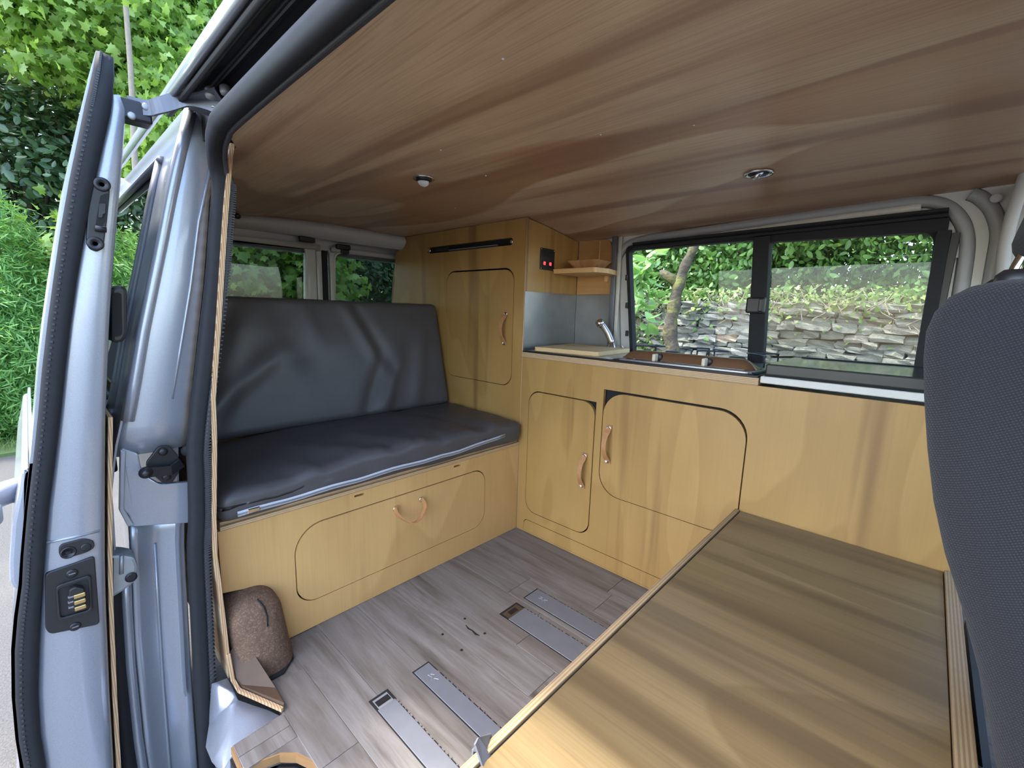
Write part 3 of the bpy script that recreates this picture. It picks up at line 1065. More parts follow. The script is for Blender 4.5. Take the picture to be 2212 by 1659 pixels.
trim_1 = grid_sheet('trim_1', lambda u, v: Vector((-1.0 + 1.06 * u, lin(v)[0], lin(v)[1])), 2, 40, (0, -.009, 0), 'edge_y')
tag(trim_1, 'bent plywood lining panel edge beside the black door seal', 'panel', kind='structure')
f0, f1, f2 = Vector((.055, -1.150, .07)), Vector((.10, -1.147, .004)), Vector((.235, -1.088, .004))
bm = bmesh.new()
tri = [f0, f1, f2, Vector((.175, -1.086, .004)), Vector((.05, -1.12, .10))]
A = [bm.verts.new(v) for v in tri]
B = [bm.verts.new(v + Vector((-.004, .004, .014))) for v in tri]
bm.faces.new(A)
bm.faces.new(B)
for i in range(5):
    bm.faces.new((A[i], A[(i + 1) % 5], B[(i + 1) % 5], B[i]))
from_bm('lining_foot', bm, 'brown_ply', trim_1)
sweep('lining_foot_edge', [Vector((.062, -1.152, .09)), Vector((.085, -1.152, .03)), Vector((.11, -1.146, .012)), Vector((.238, -1.090, .008))], [(-.0035, -.0045), (.0035, -.0045), (.0035, .0045), (-.0035, .0045)], 'edge_y', trim_1, up=(0, 0, 1), smooth=False)

# silver sill between the seal and the floor
bm = bmesh.new()
sp_ = [Vector(v) for v in ((.062, -1.192, .03), (.070, -1.160, .03), (.12, -1.152, -.004), (.24, -1.095, -.006), (.243, -1.200, -.020), (.22, -1.215, -.075), (.064, -1.205, -.075))]
A = [bm.verts.new(v) for v in sp_]
B = [bm.verts.new(v + Vector((0, 0, -.02))) for v in sp_]
bm.faces.new(A)
bm.faces.new(B)
for i in range(len(A)):
    bm.faces.new((A[i], A[(i + 1) % len(A)], B[(i + 1) % len(A)], B[i]))
bmesh.ops.triangulate(bm, faces=bm.faces[:])
bmesh.ops.subdivide_edges(bm, edges=bm.edges[:], cuts=2, smooth=.3)
sill = from_bm('trim_2', bm, 'silver_paint', None, True)
tag(sill, 'silver painted body sill corner at the foot of the door seal', 'sill', kind='structure')
# black step well below the door edge of the floor
step = thing('trim_3', 'black plastic step well at the edge of the plank floor', 'step', (.7, -1.16, -.2), kind='structure')
plate('riser', [(.245, -1.205), (.312, -1.205), (.338, -1.136), (.364, -1.111), (.411, -1.091), (.48, -1.081), (1.9, -1.081), (1.9, -1.074), (.478, -1.074), (.24, -1.19)], 'xy', -.23, -.031, 'black_plastic', step)
box('tread', (.20, -1.30, -.25), (1.9, -1.05, -.232), 'black_plastic', step, .006)
sweep('step_lip', [(.33, -1.215, -.045), (.40, -1.165, -.045), (.50, -1.15, -.045), (1.3, -1.15, -.045)], circ(.018, 8), 'rubber', step)
box('under_sill', (.06, -1.33, -.56), (1.9, -1.26, -.24), 'silver_paint', step, .01)

# ---- rubber seal round the door opening: a fat tube with a ribbed inner strip
SL = [(.034, y_seal(z) + .009, z) for z in (-.40, -.2, 0, .2, .37, .45, .55, .65, .85, 1.02, 1.12, 1.22)]
seal_pts = smooth_path([Vector(p) for p in SL] + [Vector((.050, -1.094, 1.268)), Vector((.100, -1.108, 1.296)), Vector((.18, -1.122, 1.305)), Vector((.30, -1.130, 1.307)), Vector((.9, -1.131, 1.310)), Vector((1.9, -1.131, 1.312))], 5)
seal = thing('door_seal', 'thick black rubber seal running round the sliding door opening', 'seal', (.03, -1.2, -.4), kind='structure')
sweep('bulb', seal_pts, rrect(-.018, -.017, .018, .017, .013, 4), 'rubber', seal, up=None)
rib = [p + Vector((.014, .0175, 0)) if p.z < 1.25 else p + Vector((.004, .014, -.012)) for p in seal_pts]
bm = bmesh.new()
sweep('', rib, rrect(-.005, -.0075, .005, .0075, .003, 2), None, bm=bm)
# fine ribs on the straight run
for i in range(210):
    t = i / 210 * 56
    j = int(t)
    if j + 1 >= len(rib):
        break
    p = rib[j].lerp(rib[j + 1], t - j)
    bm_box(bm, (p.x - .004, p.y - .006, p.z - .0016), (p.x + .0085, p.y + .0078, p.z + .0016), 0)
from_bm('ribbed_strip', bm, 'rubber_ribbed', seal)

# ---- top of the opening: dark guide-rail channel and silver gutter
rail = thing('trim_4', 'dark sliding door guide channel along the top of the opening', 'rail', (.8, -1.13, 1.36), kind='structure')
box('channel_top', (-.02, -1.163, 1.398), (2.1, -1.09, 1.408), 'black_plastic', rail, 0)
box('channel_back', (-.02, -1.102, 1.33), (2.1, -1.092, 1.41), 'black_plastic', rail, 0)
for yy, zz in ((-1.118, 1.398), (-1.140, 1.392), (-1.158, 1.396)):
    sweep('channel_rib', [(.0, yy, zz), (2.1, yy, zz)], rrect(-.0030, -.006, .0030, .006, .002, 2), 'black_plastic', rail, up=(0, 0, 1))
sweep('gutter', [(-1.12, -1.170, 1.388), (2.1, -1.170, 1.388)], [(-.006, -.010), (.002, -.013), (.008, -.006), (.008, .008), (-.004, .014)], 'silver_paint', rail, up=(0, 0, 1))
sweep('gutter_lip', [(-.03, -1.158, 1.372), (2.1, -1.158, 1.372)], circ(.006, 8), 'rubber', rail)
lathe('roller', [(.010, 0), (.012, .004), (.012, .016), (.009, .020)], (.16, -1.125, 1.362), (0, 0, 1), 'zinc', rail, 14)
lathe('roller', [(.008, 0), (.010, .004), (.010, .014), (.006, .018)], (.20, -1.112, 1.362), (0, 0, 1), 'zinc', rail, 14)

# ---- the open sliding door, slid back outside the body; we look at its leading edge
DX = .05
rows = [(120, 205, 208, 245, None, None), (160, 195, 201, 246, None, None), (205, 184, 191, 242, 243, 262), (235, 177, 184, 238, 238, 275), (320, 158, 166, 219, 219, 270), (400, 140, 149, 202, 202, 263),
        (500, 124, 131, 183, 183, 254), (600, 108, 116, 166, 166, 246), (700, 94, 102, 152, 152, 240), (800, 82, 90, 141, 141, 236), (900, 74, 81, 131, 131, 232), (1000, 64, 70, 119, 119, 231),
        (1100, 53, 58, 106, 106, 231), (1200, 44, 49, 98, 98, 231), (1260, 40, 46, 94, 94, 232), (1330, 30, 36, 90, 90, 234), (1400, 24, 30, 86, 86, 237), (1500, 25, 31, 83, 83, 241), (1590, 33, 39, 88, 88, 246), (1659, 44, 52, 100, 100, 250)]


def dp(px, py, x=DX):
    p = at(px, py, 'x', x)
    return (p.y, p.z)


door = thing('door_3', 'open silver sliding door pushed back outside the van, leading edge towards us', 'door', (DX, -1.4, -.3), kind='structure')
face_l = [dp(r[3] - 6, r[0]) for r in rows if r[4]]
face_r = [dp(r[5], r[0]) for r in rows if r[4]]
yb_l = (face_l[-1][0] - .04, -.36)
yb_r = (face_r[-1][0] - .022, -.36)
L = face_l + [yb_l]
Rr = face_r + [yb_r]
prof_u = [(0, -.012), (.04, -.003), (.12, 0), (.5, .002), (.84, 0), (.93, -.005), (.98, -.016), (1.0, -.035)]


def shell(name, idx, front, x0, x1):
    """a length of the hollow door: rings of its section joined up"""
    bm = bmesh.new()
    rg_ = []
    for i in idx:
        (ya, za), (yb_, zb_) = L[i], Rr[i]
        f = [(DX + dx, ya + (yb_ - ya) * u, za + (zb_ - za) * u) for u, dx in prof_u] if front else [(x0, ya, za), (x0, yb_, zb_)]
        rg_.append([bm.verts.new(v) for v in f + [(x1, yb_, zb_), (x1, ya, za)]])
    kk = len(rg_[0])
    for A, B in zip(rg_, rg_[1:]):
        for j in range(kk):
            bm.faces.new((A[j], A[(j + 1) % kk], B[(j + 1) % kk], B[j]))
    bm.faces.new(rg_[0])
    bm.faces.new(rg_[-1])
    bmesh.ops.recalc_face_normals(bm, faces=bm.faces)
    for e in bm.edges:
        if len(e.link_faces) == 2 and e.calc_face_angle(0) > math.radians(50):
            e.smooth = False
    return from_bm(name, bm, 'silver_paint', door, True)


nl = len(L)
shell('front_post', range(nl), True, DX, -.11)
shell('lower_shell', [i for i in range(nl) if L[i][1] < .70], False, -.11, -1.0)
shell('upper_rail', [0, 1, 2], False, -.11, -1.0)
shell('rear_post', range(nl), False, -.92, -1.0)
mids = [((a[0] + b[0]) / 2, (a[1] + b[1]) / 2) for a, b in zip(L, Rr)]
wrow = [m_ for m_ in mids if .60 < m_[1] < 1.30]
grid_sheet('door_pane', lambda u, v: Vector((-.11 - .81 * u, wrow[min(int(round(v * (len(wrow) - 1))), len(wrow) - 1)][0] - .02, wrow[min(int(round(v * (len(wrow) - 1))), len(wrow) - 1)][1])), 1, len(wrow) - 1, (0, -.004, 0), 'quarter_glass', door)
# outer skin of the door, its edge folded round towards us
sk = [dp(r[1], r[0], DX - .008) for r in rows]
skb = [dp(206, 112, DX - .008)] + sk + [(sk[-1][0] - .05, -.36)]


def skin_rows(rowset, x1):
    return grid_sheet('outer_skin', lambda u, v: Vector((DX - .002 + (x1 - DX) * u, rowset[min(int(round(v * (len(rowset) - 1))), len(rowset) - 1)][0], rowset[min(int(round(v * (len(rowset) - 1))), len(rowset) - 1)][1])), 4, len(rowset) - 1, (0, .006, 0), 'silver_paint', door)


skin_rows(skb, -.11)
skin_rows([s for s in skb if s[1] < .72], -1.0)
# moulded rubbing strip swelling out of the outer skin
mo = [dp(px, py, DX - .05) for px, py in [(62, 1000), (46, 1010), (38, 1060), (26, 1120), (20, 1200), (21, 1245), (34, 1262), (60, 1262)]]
plate('side_moulding', round_poly(mo, .012, 4), 'yz', -.95, DX - .02, 'silver_paint', door, bevel=.006)
sl = [Vector((DX + .004, *[(a + b) / 2 for a, b in zip(dp(r[2], r[0]), dp(r[3], r[0]))])) for r in rows]
sl.append(Vector((DX + .004, sl[-1].y - .06, -.36)))
wd = [abs(dp(r[2], r[0])[0] - dp(r[3], r[0])[0]) / 2 for r in rows] + [.02]
sweep('door_edge_seal', sl, [(-1, -.35), (-.8, -.5), (.8, -.5), (1, -.35), (1, .2), (.5, .45), (-.2, .5), (-.85, .4), (-1, .1)], 'rubber', door, up=(1, 0, 0), scales=[w * .98 for w in wd])
bm = bmesh.new()
for i in range(len(sl) - 1):
    for j in range(8):
        t = j / 8
        p = sl[i].lerp(sl[i + 1], t)
        w = wd[i] + (wd[i + 1] - wd[i]) * t
        bm_box(bm, (DX + .008, p.y - w * .62, p.z - .002), (DX + .0125, p.y - w * .38, p.z + .002), 0)
from_bm('seal_notches', bm, 'rubber_ribbed', door)
# ply panel on the inside of the door
pl = [dp(r[5] + 1, r[0], DX - .03) for r in rows if r[0] >= 900]
pl = pl + [(pl[-1][0] - .022, -.36)]
pr_ = [dp(r[5] + 11, r[0], DX - .03) for r in rows if r[0] >= 900]
pr_ = pr_ + [(pr_[-1][0] - .022, -.36)]
plate('inner_ply_panel', pl + pr_[::-1], 'yz', -.95, DX - .022, 'edge_y', door)
# inside grab handle (black cup) seen past the edge
h = [dp(px, py, DX - .05) for px, py in [(238, 622), (262, 615), (275, 625), (275, 725), (265, 740), (240, 740)]]
hh = plate('grab_handle', round_poly(h, .012, 5), 'yz', -.16, DX - .05, 'black_plastic', door, bevel=.006)
h2 = [dp(px, py, DX - .048) for px, py in [(242, 632), (262, 632), (264, 725), (242, 728)]]
plate('handle_recess', round_poly(h2, .010, 4), 'yz', DX - .055, DX - .046, 'black_gap', hh)
# upper latch
h = [dp(px, py, DX + .006) for px, py in [(204, 392), (226, 386), (238, 398), (236, 430), (231, 480), (224, 530), (212, 545), (192, 538), (186, 520), (190, 450)]]
la = plate('upper_latch', round_poly(h, .010, 4), 'yz', DX - .006, DX + .008, 'black_plastic', door, bevel=.002)
for px, py in ((219, 400), (205, 527)):
    u, v = dp(px, py)
    lathe('latch_screw', [(.013, 0), (.013, .003), (.011, .0045), (.005, .004), (.004, .001)], (DX + .007, u, v), (1, 0, 0), 'black_metal', la, 20)
h = [dp(px, py, DX + .01) for px, py in [(217, 422), (234, 416), (231, 440), (228, 478), (214, 500), (206, 490), (212, 450)]]
plate('latch_mouth', round_poly(h, .004, 3), 'yz', DX + .006, DX + .0095, 'black_gap', la)
a, b = at(205, 492, 'x', DX + .014), at(230, 496, 'x', DX + .014)
sweep('latch_pawl', [a, b], circ(.006, 10), 'black_metal', la)
h = [dp(px, py, DX + .01) for px, py in [(214, 440), (228, 440), (227, 462), (222, 462), (221, 470), (212, 470)]]
plate('latch_jaw', round_poly(h, .002, 2), 'yz', DX + .008, DX + .0115, 'black_metal', la)
# child-lock capsule
h = [dp(px, py, DX + .008) for px, py in [(130, 1178), (180, 1164), (204, 1170), (205, 1184), (190, 1194), (150, 1206), (130, 1204), (126, 1192)]]
cl = plate('lock_plate', round_poly(h, .009, 4), 'yz', DX - .004, DX + .006, 'black_plastic', door, bevel=.0015)
u, v = dp(147, 1191)
lathe('lock_ring', [(.012, 0), (.012, .002), (.0095, .003), (.009, .001)], (DX + .006, u, v), (1, 0, 0), 'black_metal', cl, 18)
box('lock_slot', (DX + .006, u - .004, v - .003), (DX + .0085, u + .004, v + .003), 'black_gap', cl, 0)
u, v = dp(185, 1180)
lathe('lock_mark', [(.008, 0), (.008, .0012), (.006, .0015)], (DX + .006, u, v), (1, 0, 0), 'black_metal', cl, 16)
# contact block
h = [dp(px, py, DX + .008) for px, py in [(98, 1240), (205, 1202), (216, 1350), (108, 1372), (98, 1360)]]
cb = plate('contact_plate', round_poly(h, .008, 4), 'yz', DX - .006, DX + .006, 'black_plastic', door, bevel=.002)
h = [dp(px, py, DX + .008) for px, py in [(120, 1265), (196, 1240), (200, 1320), (125, 1342)]]
plate('contact_rim', round_poly(h, .008, 4), 'yz', DX + .005, DX + .012, 'black_plastic', cb, holes=[round_poly([dp(px, py, DX + .008) for px, py in [(126, 1271), (190, 1249), (194, 1315), (131, 1334)]], .006, 4)], bevel=.0015)
h = [dp(px, py, DX + .02) for px, py in [(149, 1275), (164, 1268), (182, 1272), (187, 1318), (155, 1322), (148, 1310)]]
blk = plate('contact_block', round_poly(h, .004, 3), 'yz', DX + .004, DX + .020, 'black_plastic', cb, bevel=.002)
for i, (px, py) in enumerate(((172, 1287), (173, 1300), (174, 1313))):
    u, v = dp(px, py, DX + .022)
    box('brass_contact', (DX + .018, u - .0085, v - .0042), (DX + .0225, u + .0085, v + .0042), 'brass', cb, .0012)
for i, (px, py) in enumerate(((153, 1290), (153, 1301), (154, 1312))):
    u, v = dp(px, py, DX + .020)
    box('contact_rib', (DX + .014, u - .004, v - .0015), (DX + .0215, u + .004, v + .0015), 'aluminium', cb, .0006)
for px, py in ((155, 1236), (162, 1350)):
    u, v = dp(px, py)
    lathe('cross_screw', [(.009, 0), (.009, .002), (.007, .0035), (.003, .003)], (DX + .005, u, v), (1, 0, 0), 'black_metal', cb, 16)
    box('screw_cross', (DX + .0075, u - .005, v - .001), (DX + .009, u + .005, v + .001), 'aluminium', cb, 0)
# embossed presses in the edge, pull handle outside
sweep('pressed_crease', [at(100, 1172, 'x', DX + .0), at(160, 1160, 'x', DX + .001), at(215, 1146, 'x', DX - .001)], circ(.003, 6), 'silver_paint', door)
hb = [Vector((DX - .13, dp(20, 1000)[0] + .002, .575)), Vector((DX - .10, dp(8, 1050)[0] - .018, .575)), Vector((DX - .06, dp(4, 1060)[0] - .028, .570)), Vector((DX - .02, dp(4, 1080)[0] - .016, .565))]
sweep('pull_handle', smooth_path(hb, 5), rrect(-.014, -.024, .014, .024, .012, 4), 'silver_paint', door, up=(0, 0, 1))
# lower roller bracket (cast, grey)
br = thing('roller_bracket', 'grey cast roller bracket between the sliding door and the silver jamb', 'bracket', at(265, 1245, 'x', .0))
bp = [at(px, py, 'x', .0) for px, py in [(236, 1200), (262, 1198), (292, 1203), (299, 1222), (296, 1255), (270, 1276), (244, 1292), (234, 1290)]]
plate('casting', round_poly([(p.y, p.z) for p in bp], .008, 4), 'yz', -.055, .0, 'zinc', br, bevel=.007)
p = at(283, 1246, 'x', .0)
lathe('casting_bore', [(.008, 0), (.011, .002), (.011, .004), (.006, .004)], (.0, p.y, p.z), (1, 0, 0), 'black_metal', br, 18)
a, b = at(263, 1200, 'x', .002), at(262, 1240, 'x', .002)
sweep('casting_rib', [a, b], circ(.004, 6), 'zinc', br)
# upper guide arm
arm = thing('guide_arm', 'grey metal guide arm linking the sliding door top to the roof channel', 'arm', at(370, 230, 'x', .06))
ap = smooth_path([at(275, 222, 'x', .035), at(318, 232, 'x', .045), at(345, 226, 'x', .06), at(400, 212, 'x', .08), at(440, 216, 'x', .12), at(485, 232, 'x', .17)], 5)
sweep('bar', ap, [(-.003, -.016), (.003, -.016), (.003, .013), (-.003, .013)], 'arm_steel', arm, up=(0, 0, 1), smooth=False)
q = at(296, 236, 'x', .03)
box('bracket', (.0, q.y - .028, q.z - .026), (.045, q.y + .022, q.z + .012), 'black_metal', arm, .004)
for dy in (-.012, .012):
    lathe('bracket_bolt', [(.007, 0), (.007, .003), (.004, .004)], (.045, q.y + dy, q.z - .008 + dy), (1, 0, 0), 'zinc', arm, 12)
bm = bmesh.new()
v = [Vector((.04, -1.135, 1.37)), Vector((.10, -1.150, 1.374)), Vector((.20, -1.13, 1.366)), Vector((.16, -1.098, 1.352)), Vector((.06, -1.10, 1.36))]
A = [bm.verts.new(p) for p in v]
B = [bm.verts.new(p + Vector((0, 0, .004))) for p in v]
bm.faces.new(A); bm.faces.new(B)
for i in range(5):
    bm.faces.new((A[i], A[(i + 1) % 5], B[(i + 1) % 5], B[i]))
pa = from_bm('pivot_plate', bm, 'arm_steel', arm)
lathe('rivet', [(.006, 0), (.006, .002), (.003, .003)], (.145, -1.118, 1.353), (0, -.2, -1), 'chrome', pa, 12)


# ================================================================== FURNITURE
def strap_handle(parent, p, q, normal, bow=.030, width=.023, side=(0, 0, 0)):
    """leather strap pinned at p and q with steel studs, bowed away from the door"""
    p, q, nrm = Vector(p), Vector(q), Vector(normal)
    ax = (q - p).normalized()
    pts, sc = [], []
    for k in range(17):
        t = -0.10 + 1.2 * k / 16
        tt = max(0, min(1, t))
        b = bow * math.sin(PI * tt) ** .8 if 0 < t < 1 else 0
        pts.append(p + (q - p) * t + nrm * (.003 + b) + Vector(side) * math.sin(PI * tt) * .8)
        sc.append(1.0 if (t < .16 or t > .84) else .82)
    pr = [(-.0015, -width / 2), (.0015, -width / 2), (.0015, width / 2), (-.0015, width / 2)]
    wid = ax.cross(nrm)
    st = sweep('strap', pts, pr, 'leather', parent, up=wid, smooth=False, scales=sc)
    for e in (p, q):
        lathe('stud', [(.0105, 0), (.0105, .002), (.008, .0040), (.0072, .002), (.001, .002)], e + nrm * .0045, nrm, 'chrome', parent, 18)
    return st


# ---- kitchen cabinet along the far side
kc = thing('kitchen_cabinet', 'long plywood kitchen cabinet with rounded doors under the window', 'cabinet', (.7, .18, 0))
D1 = (.050, .1054, .375, .6375)
D2 = (.411, .300, .897, .687)
KICK = (.045, .010, .92, .060)
holes = [rrect(D1[0] - .003, D1[1] - .0035, D1[2] + .004, D1[3] + .0045, (.055, .055, 0, .055)),
         rrect(D2[0] - .004, D2[1] - .003, D2[2] + .0035, D2[3] + .008, (.085, .085, .085, 0)),
         rrect(KICK[0] - .0022, KICK[1] - .0015, KICK[2] + .0015, KICK[3] + .0022, (.0, .0, .0, .02))]
plate('front_panel', [(.002, .002), (1.365, .002), (1.365, .776), (.002, .776)], 'xz', 0.0, .015, 'veneer_front', kc, holes=holes)
d = plate('door', rrect(*D1, .055, 10), 'xz', -.001, .014, 'veneer_front', kc)
strap_handle(d, (.343, -.001, .424), (.340, -.001, .306), (0, -1, 0), .030)
d = plate('door', rrect(*D2, .085, 10), 'xz', -.001, .014, 'veneer_front', kc)
strap_handle(d, (.441, -.001, .554), (.444, -.001, .433), (0, -1, 0), .034)
plate('kick_panel', rrect(*KICK, (.0, .0, .0, .02)), 'xz', -.001, .014, 'veneer_front', kc)
box('gap_shade_sheet', (.01, .020, .004), (1.36, .024, .77), 'black_gap', kc, 0)  # black sheet just behind the front stands in for shade in the door gaps
box('end_panel', (1.350, .016, .002), (1.365, .36, .776), 'veneer_front', kc, .001)
box('upright', (.392, -.0008, .30), (.394, .004, .62), 'edge_z', kc, 0) if False else None

# ---- worktop with the stainless sink deck on it
wt = thing('worktop', 'plywood worktop edge running along the kitchen cabinet top', 'worktop', (.45, .18, .776))
box('board', (.001, -.004, .777), (.912, .365, .799), 'edge_z', wt, .001)
box('deck', (.004, -.002, .7992), (.910, .362, .8045), 'black_metal', wt, .001)
box('steel_deck', (.02, .015, .8046), (.42, .355, .8062), 'steel', wt, .0005)

# ---- hob: shallow pressed tray with knobs in its front slope and wire pan rests
hob = thing('gas_hob', 'stainless gas hob with front slope painted as reflected brown wood and two knobs below the window', 'hob', (.64, .19, .805))
x0, x1, y0, y1 = .425, .895, .012, .350
plate('rim', rrect(x0, y0, x1, y1, .03), 'xy', .8046, .8120, 'steel', hob, holes=[rrect(x0 + .035, y0 + .016, x1 - .03, y0 + .075, .02)], bevel=.002)
plate('rim_edge', rrect(x0 - .006, y0 - .006, x1 + .006, y1 + .004, .034), 'xy', .8045, .8075, 'black_metal', hob)
# the raised back of the control recess: a long slanting face that looks at us
bm = bmesh.new()
sec = []
for u in [0, .03, .07, .12] + [.12 + .76 * k / 10 for k in range(1, 11)] + [.93, .97, 1]:
    x = x0 + .012 + (x1 - x0 - .020) * u
    h = .030 * min(1, min(u, 1 - u) / .08) ** .8
    sec.append([bm.verts.new((x, .060, .8115)), bm.verts.new((x, .066, .8115 + h * .5)), bm.verts.new((x, .076, .8115 + h)), bm.verts.new((x, .10, .8115 + h)), bm.verts.new((x, .13, .812))])
for A, B in zip(sec, sec[1:]):
    for j in range(4):
        bm.faces.new((A[j], A[j + 1], B[j + 1], B[j]))
bmesh.ops.recalc_face_normals(bm, faces=bm.faces)
MATS['hob_wood_reflection'] = simple('hob_wood_reflection', (.30, .17, .095), .25, .6, .08, 30)  # reflection of the wood painted brown into the steel slope
from_bm('front_slope', bm, 'hob_wood_reflection', hob, True)
for px, py in ((1420, 772), (1527, 782)):
    p = at(px, py, 'y', .052)
    kb = lathe('knob', [(.013, 0), (.013, .010), (.011, .012)], (p.x, .068, p.z), (0, -1, 0), 'black_plastic', hob, 18)
    box('knob_grip', (p.x - .010, .030, p.z - .013), (p.x + .001, .058, p.z + .012), 'beige_knob', kb, .003)
for cx in (.55, .78):
    bn = lathe('burner', [(.045, .812), (.045, .818), (.032, .820), (.030, .828), (.022, .830), (.02, .826)], (cx, .235, 0), (0, 0, 1), 'black_metal', hob, 24)
    lathe('burner_cap', [(.026, .829), (.026, .834), (.02, .837)], (cx, .235, 0), (0, 0, 1), 'black_plastic', bn, 24)
    for s in (-1, 1):
        sweep('pan_rest', smooth_path([(cx + s * .105, .150, .815), (cx + s * .105, .150, .845), (cx + s * .100, .165, .851), (cx + s * .03, .235, .851)], 4), circ(.0028, 6), 'black_metal', hob)
        sweep('pan_rest', smooth_path([(cx + s * .105, .320, .815), (cx + s * .105, .320, .845), (cx + s * .100, .305, .851), (cx + s * .03, .235, .851)], 4), circ(.0028, 6), 'black_metal', hob)

# ---- top-loading cool box with a black lid
cb = thing('cool_box', 'top loading cool box with a black lid and pale rim beside the hob', 'cool box', (1.1, .18, .78))
box('rim_strip', (.916, -.006, .786), (1.362, .36, .806), 'white_strip', cb, .003)
box('lid_gap', (.925, .0, .806), (1.36, .36, .811), 'black_gap', cb, 0)
box('lid', (.926, -.004, .811), (1.40, .345, .842), 'dark_lid', cb, .004)
box('lid_back_rail', (.95, .335, .842), (1.38, .347, .846), 'dark_lid', cb, .002)

# ---- chopping board over the sink
bp = [at(1140, 744, 'z', .822), at(1297, 757, 'z', .822), at(1391, 748, 'z', .822), at(1244, 736, 'z', .822)]
BOARD = [(.058, .008), (.344, .045), (.318, .345), (.020, .335)]
cbd = plate('chopping_board', round_poly(BOARD, .012, 4), 'xy', .8066, .8240, 'board_wood', None, bevel=.002)
tag(cbd, 'pale wooden chopping board lying on the sink deck', 'chopping board')
# ---- tap
tap = thing('tap', 'chrome folding tap spout standing behind the chopping board', 'tap', (.225, .33, .806))
lathe('base', [(.022, .806), (.022, .822), (.016, .832), (.013, .850)], (.235, .330, 0), (0, 0, 1), 'chrome', tap, 20)
sweep('spout', smooth_path([(.235, .330, .842), (.218, .322, .880), (.200, .310, .912), (.188, .300, .928)], 4), circ(.0145, 12), 'chrome', tap)
lathe('nozzle', [(.015, -.008), (.018, .0), (.018, .018), (.014, .020), (.012, .010)], (.190, .302, .930), (-.35, -.55, -.45), 'chrome', tap, 18)
sweep('drain_clip', [(.262, .335, .812), (.262, .335, .832), (.285, .335, .835), (.288, .335, .812)], circ(.002, 6), 'chrome', tap)

# ---- splashbacks
sb = plate('splashback', [(.003, .806), (.372, .806), (.372, 1.052), (.003, 1.050)], 'yz', .0005, .003, 'brushed_steel')
tag(sb, 'dark brushed steel splashback on the cupboard side above the worktop', 'splashback', 'splashbacks')
sb = plate('splashback', [(.004, .806), (.190, .806), (.190, 1.054), (.004, 1.052)], 'xz', WY - .0005, WY + .002, 'brushed_steel')
tag(sb, 'brushed steel splashback on the back wall behind the tap', 'splashback', 'splashbacks')
# lining above it
lp = round_poly([(.004, 1.053), (.190, 1.055), (.186, 1.23), (.168, 1.292), (.004, 1.302)], [.001, .001, .02, .02, .001], 5)
lin2 = thing('trim_5', 'honey plywood lining on the back wall above the splashback', 'panel', (.1, WY, 1.05), kind='structure')
plate('lining', lp, 'xz', WY - .001, WY + .009, 'veneer_lining', lin2)
sweep('lining_joint', [(.118, WY - .003, 1.165), (.118, WY - .003, 1.288)], rrect(-.0025, -.002, .0025, .002, .001, 1), 'pine_shelf', lin2, up=(0, 1, 0))
sweep('edge_trim', [(.204, WY - .006, .806), (.201, WY - .006, 1.05), (.194, WY - .006, 1.305)], rrect(-.012, -.006, .012, .006, .003, 2), 'aluminium', lin2, up=(0, 1, 0))
sweep('edge_trim', [(.226, WY - .002, .806), (.224, WY - .002, 1.05), (.220, WY - .002, 1.30)], rrect(-.008, -.005, .008, .005, .003, 2), 'white_strip', lin2, up=(0, 1, 0))

# ---- tall cupboard beside the bench
tc = thing('tall_cupboard', 'tall plywood cupboard with rounded door reaching the ceiling beside the bench', 'cupboard', (-.45, .18, 0))
D3 = (-.506, .643, -.060, 1.142)
slot = rrect(-.668, 1.2410, -.072, 1.2720, .0155, 6)
plate('front_panel', [(-1.0, .002), (-.001, .002), (-.001, ceil_z(0, 0) - .0015), (-.40, ceil_z(-.4, 0) - .0015), (-.86, ceil_z(-.86, 0) - .003), (-.90, 1.29), (-.955, 1.262), (-.975, 1.10), (-1.0, .95)], 'xz', 0.0, .015, 'veneer_front', tc,
      holes=[rrect(D3[0] - .003, D3[1] - .003, D3[2] + .003, D3[3] + .007, .055), slot])
d = plate('door', rrect(*D3, .055, 10), 'xz', -.001, .014, 'veneer_front', tc)
strap_handle(d, (-.098, -.001, .953), (-.102, -.001, .830), (0, -1, 0), .032)
plate('side_panel', [(.016, .002), (.371, .002), (.371, 1.297)] + [(y, ceil_z(0, y) - .003) for y in (.34, .30, .25, .2, .15, .1, .05, .016)], 'yz', -.015, .0, 'veneer_front', tc)
sweep('corner_edging', [(-.0005, .007, .002), (-.0005, .007, 1.344)], rrect(-.0075, -.0022, .0075, .0022, .001, 1), 'edge_y', tc, up=(1, 0, 0))
box('slot_channel', (-.68, .0152, 1.235), (-.06, .05, 1.277), 'black_gap', tc, 0)
box('slot_slide', (-.60, .006, 1.246), (-.50, .012, 1.266), 'black_plastic', tc, .001)
box('slot_steel', (-.50, .004, 1.2455), (-.17, .014, 1.2515), 'aluminium', tc, .001)
for x in (-.655, -.085):
    lathe('slot_stop', [(.009, 0), (.009, .010), (.004, .012)], (x, .013, 1.256), (0, -1, 0), 'chrome', tc, 16)
box('gap_shade_sheet', (-.98, .052, .004), (-.016, .056, 1.33), 'black_gap', tc, 0)  # black sheet in place of the cupboard's shaded inside
grid_sheet('rear_return', lambda u, v: Vector((-1.0 + .05 * v * v - .01, .006 + .25 * u, .95 + .30 * v)), 2, 8, (.006, 0, 0), 'veneer_front', tc)

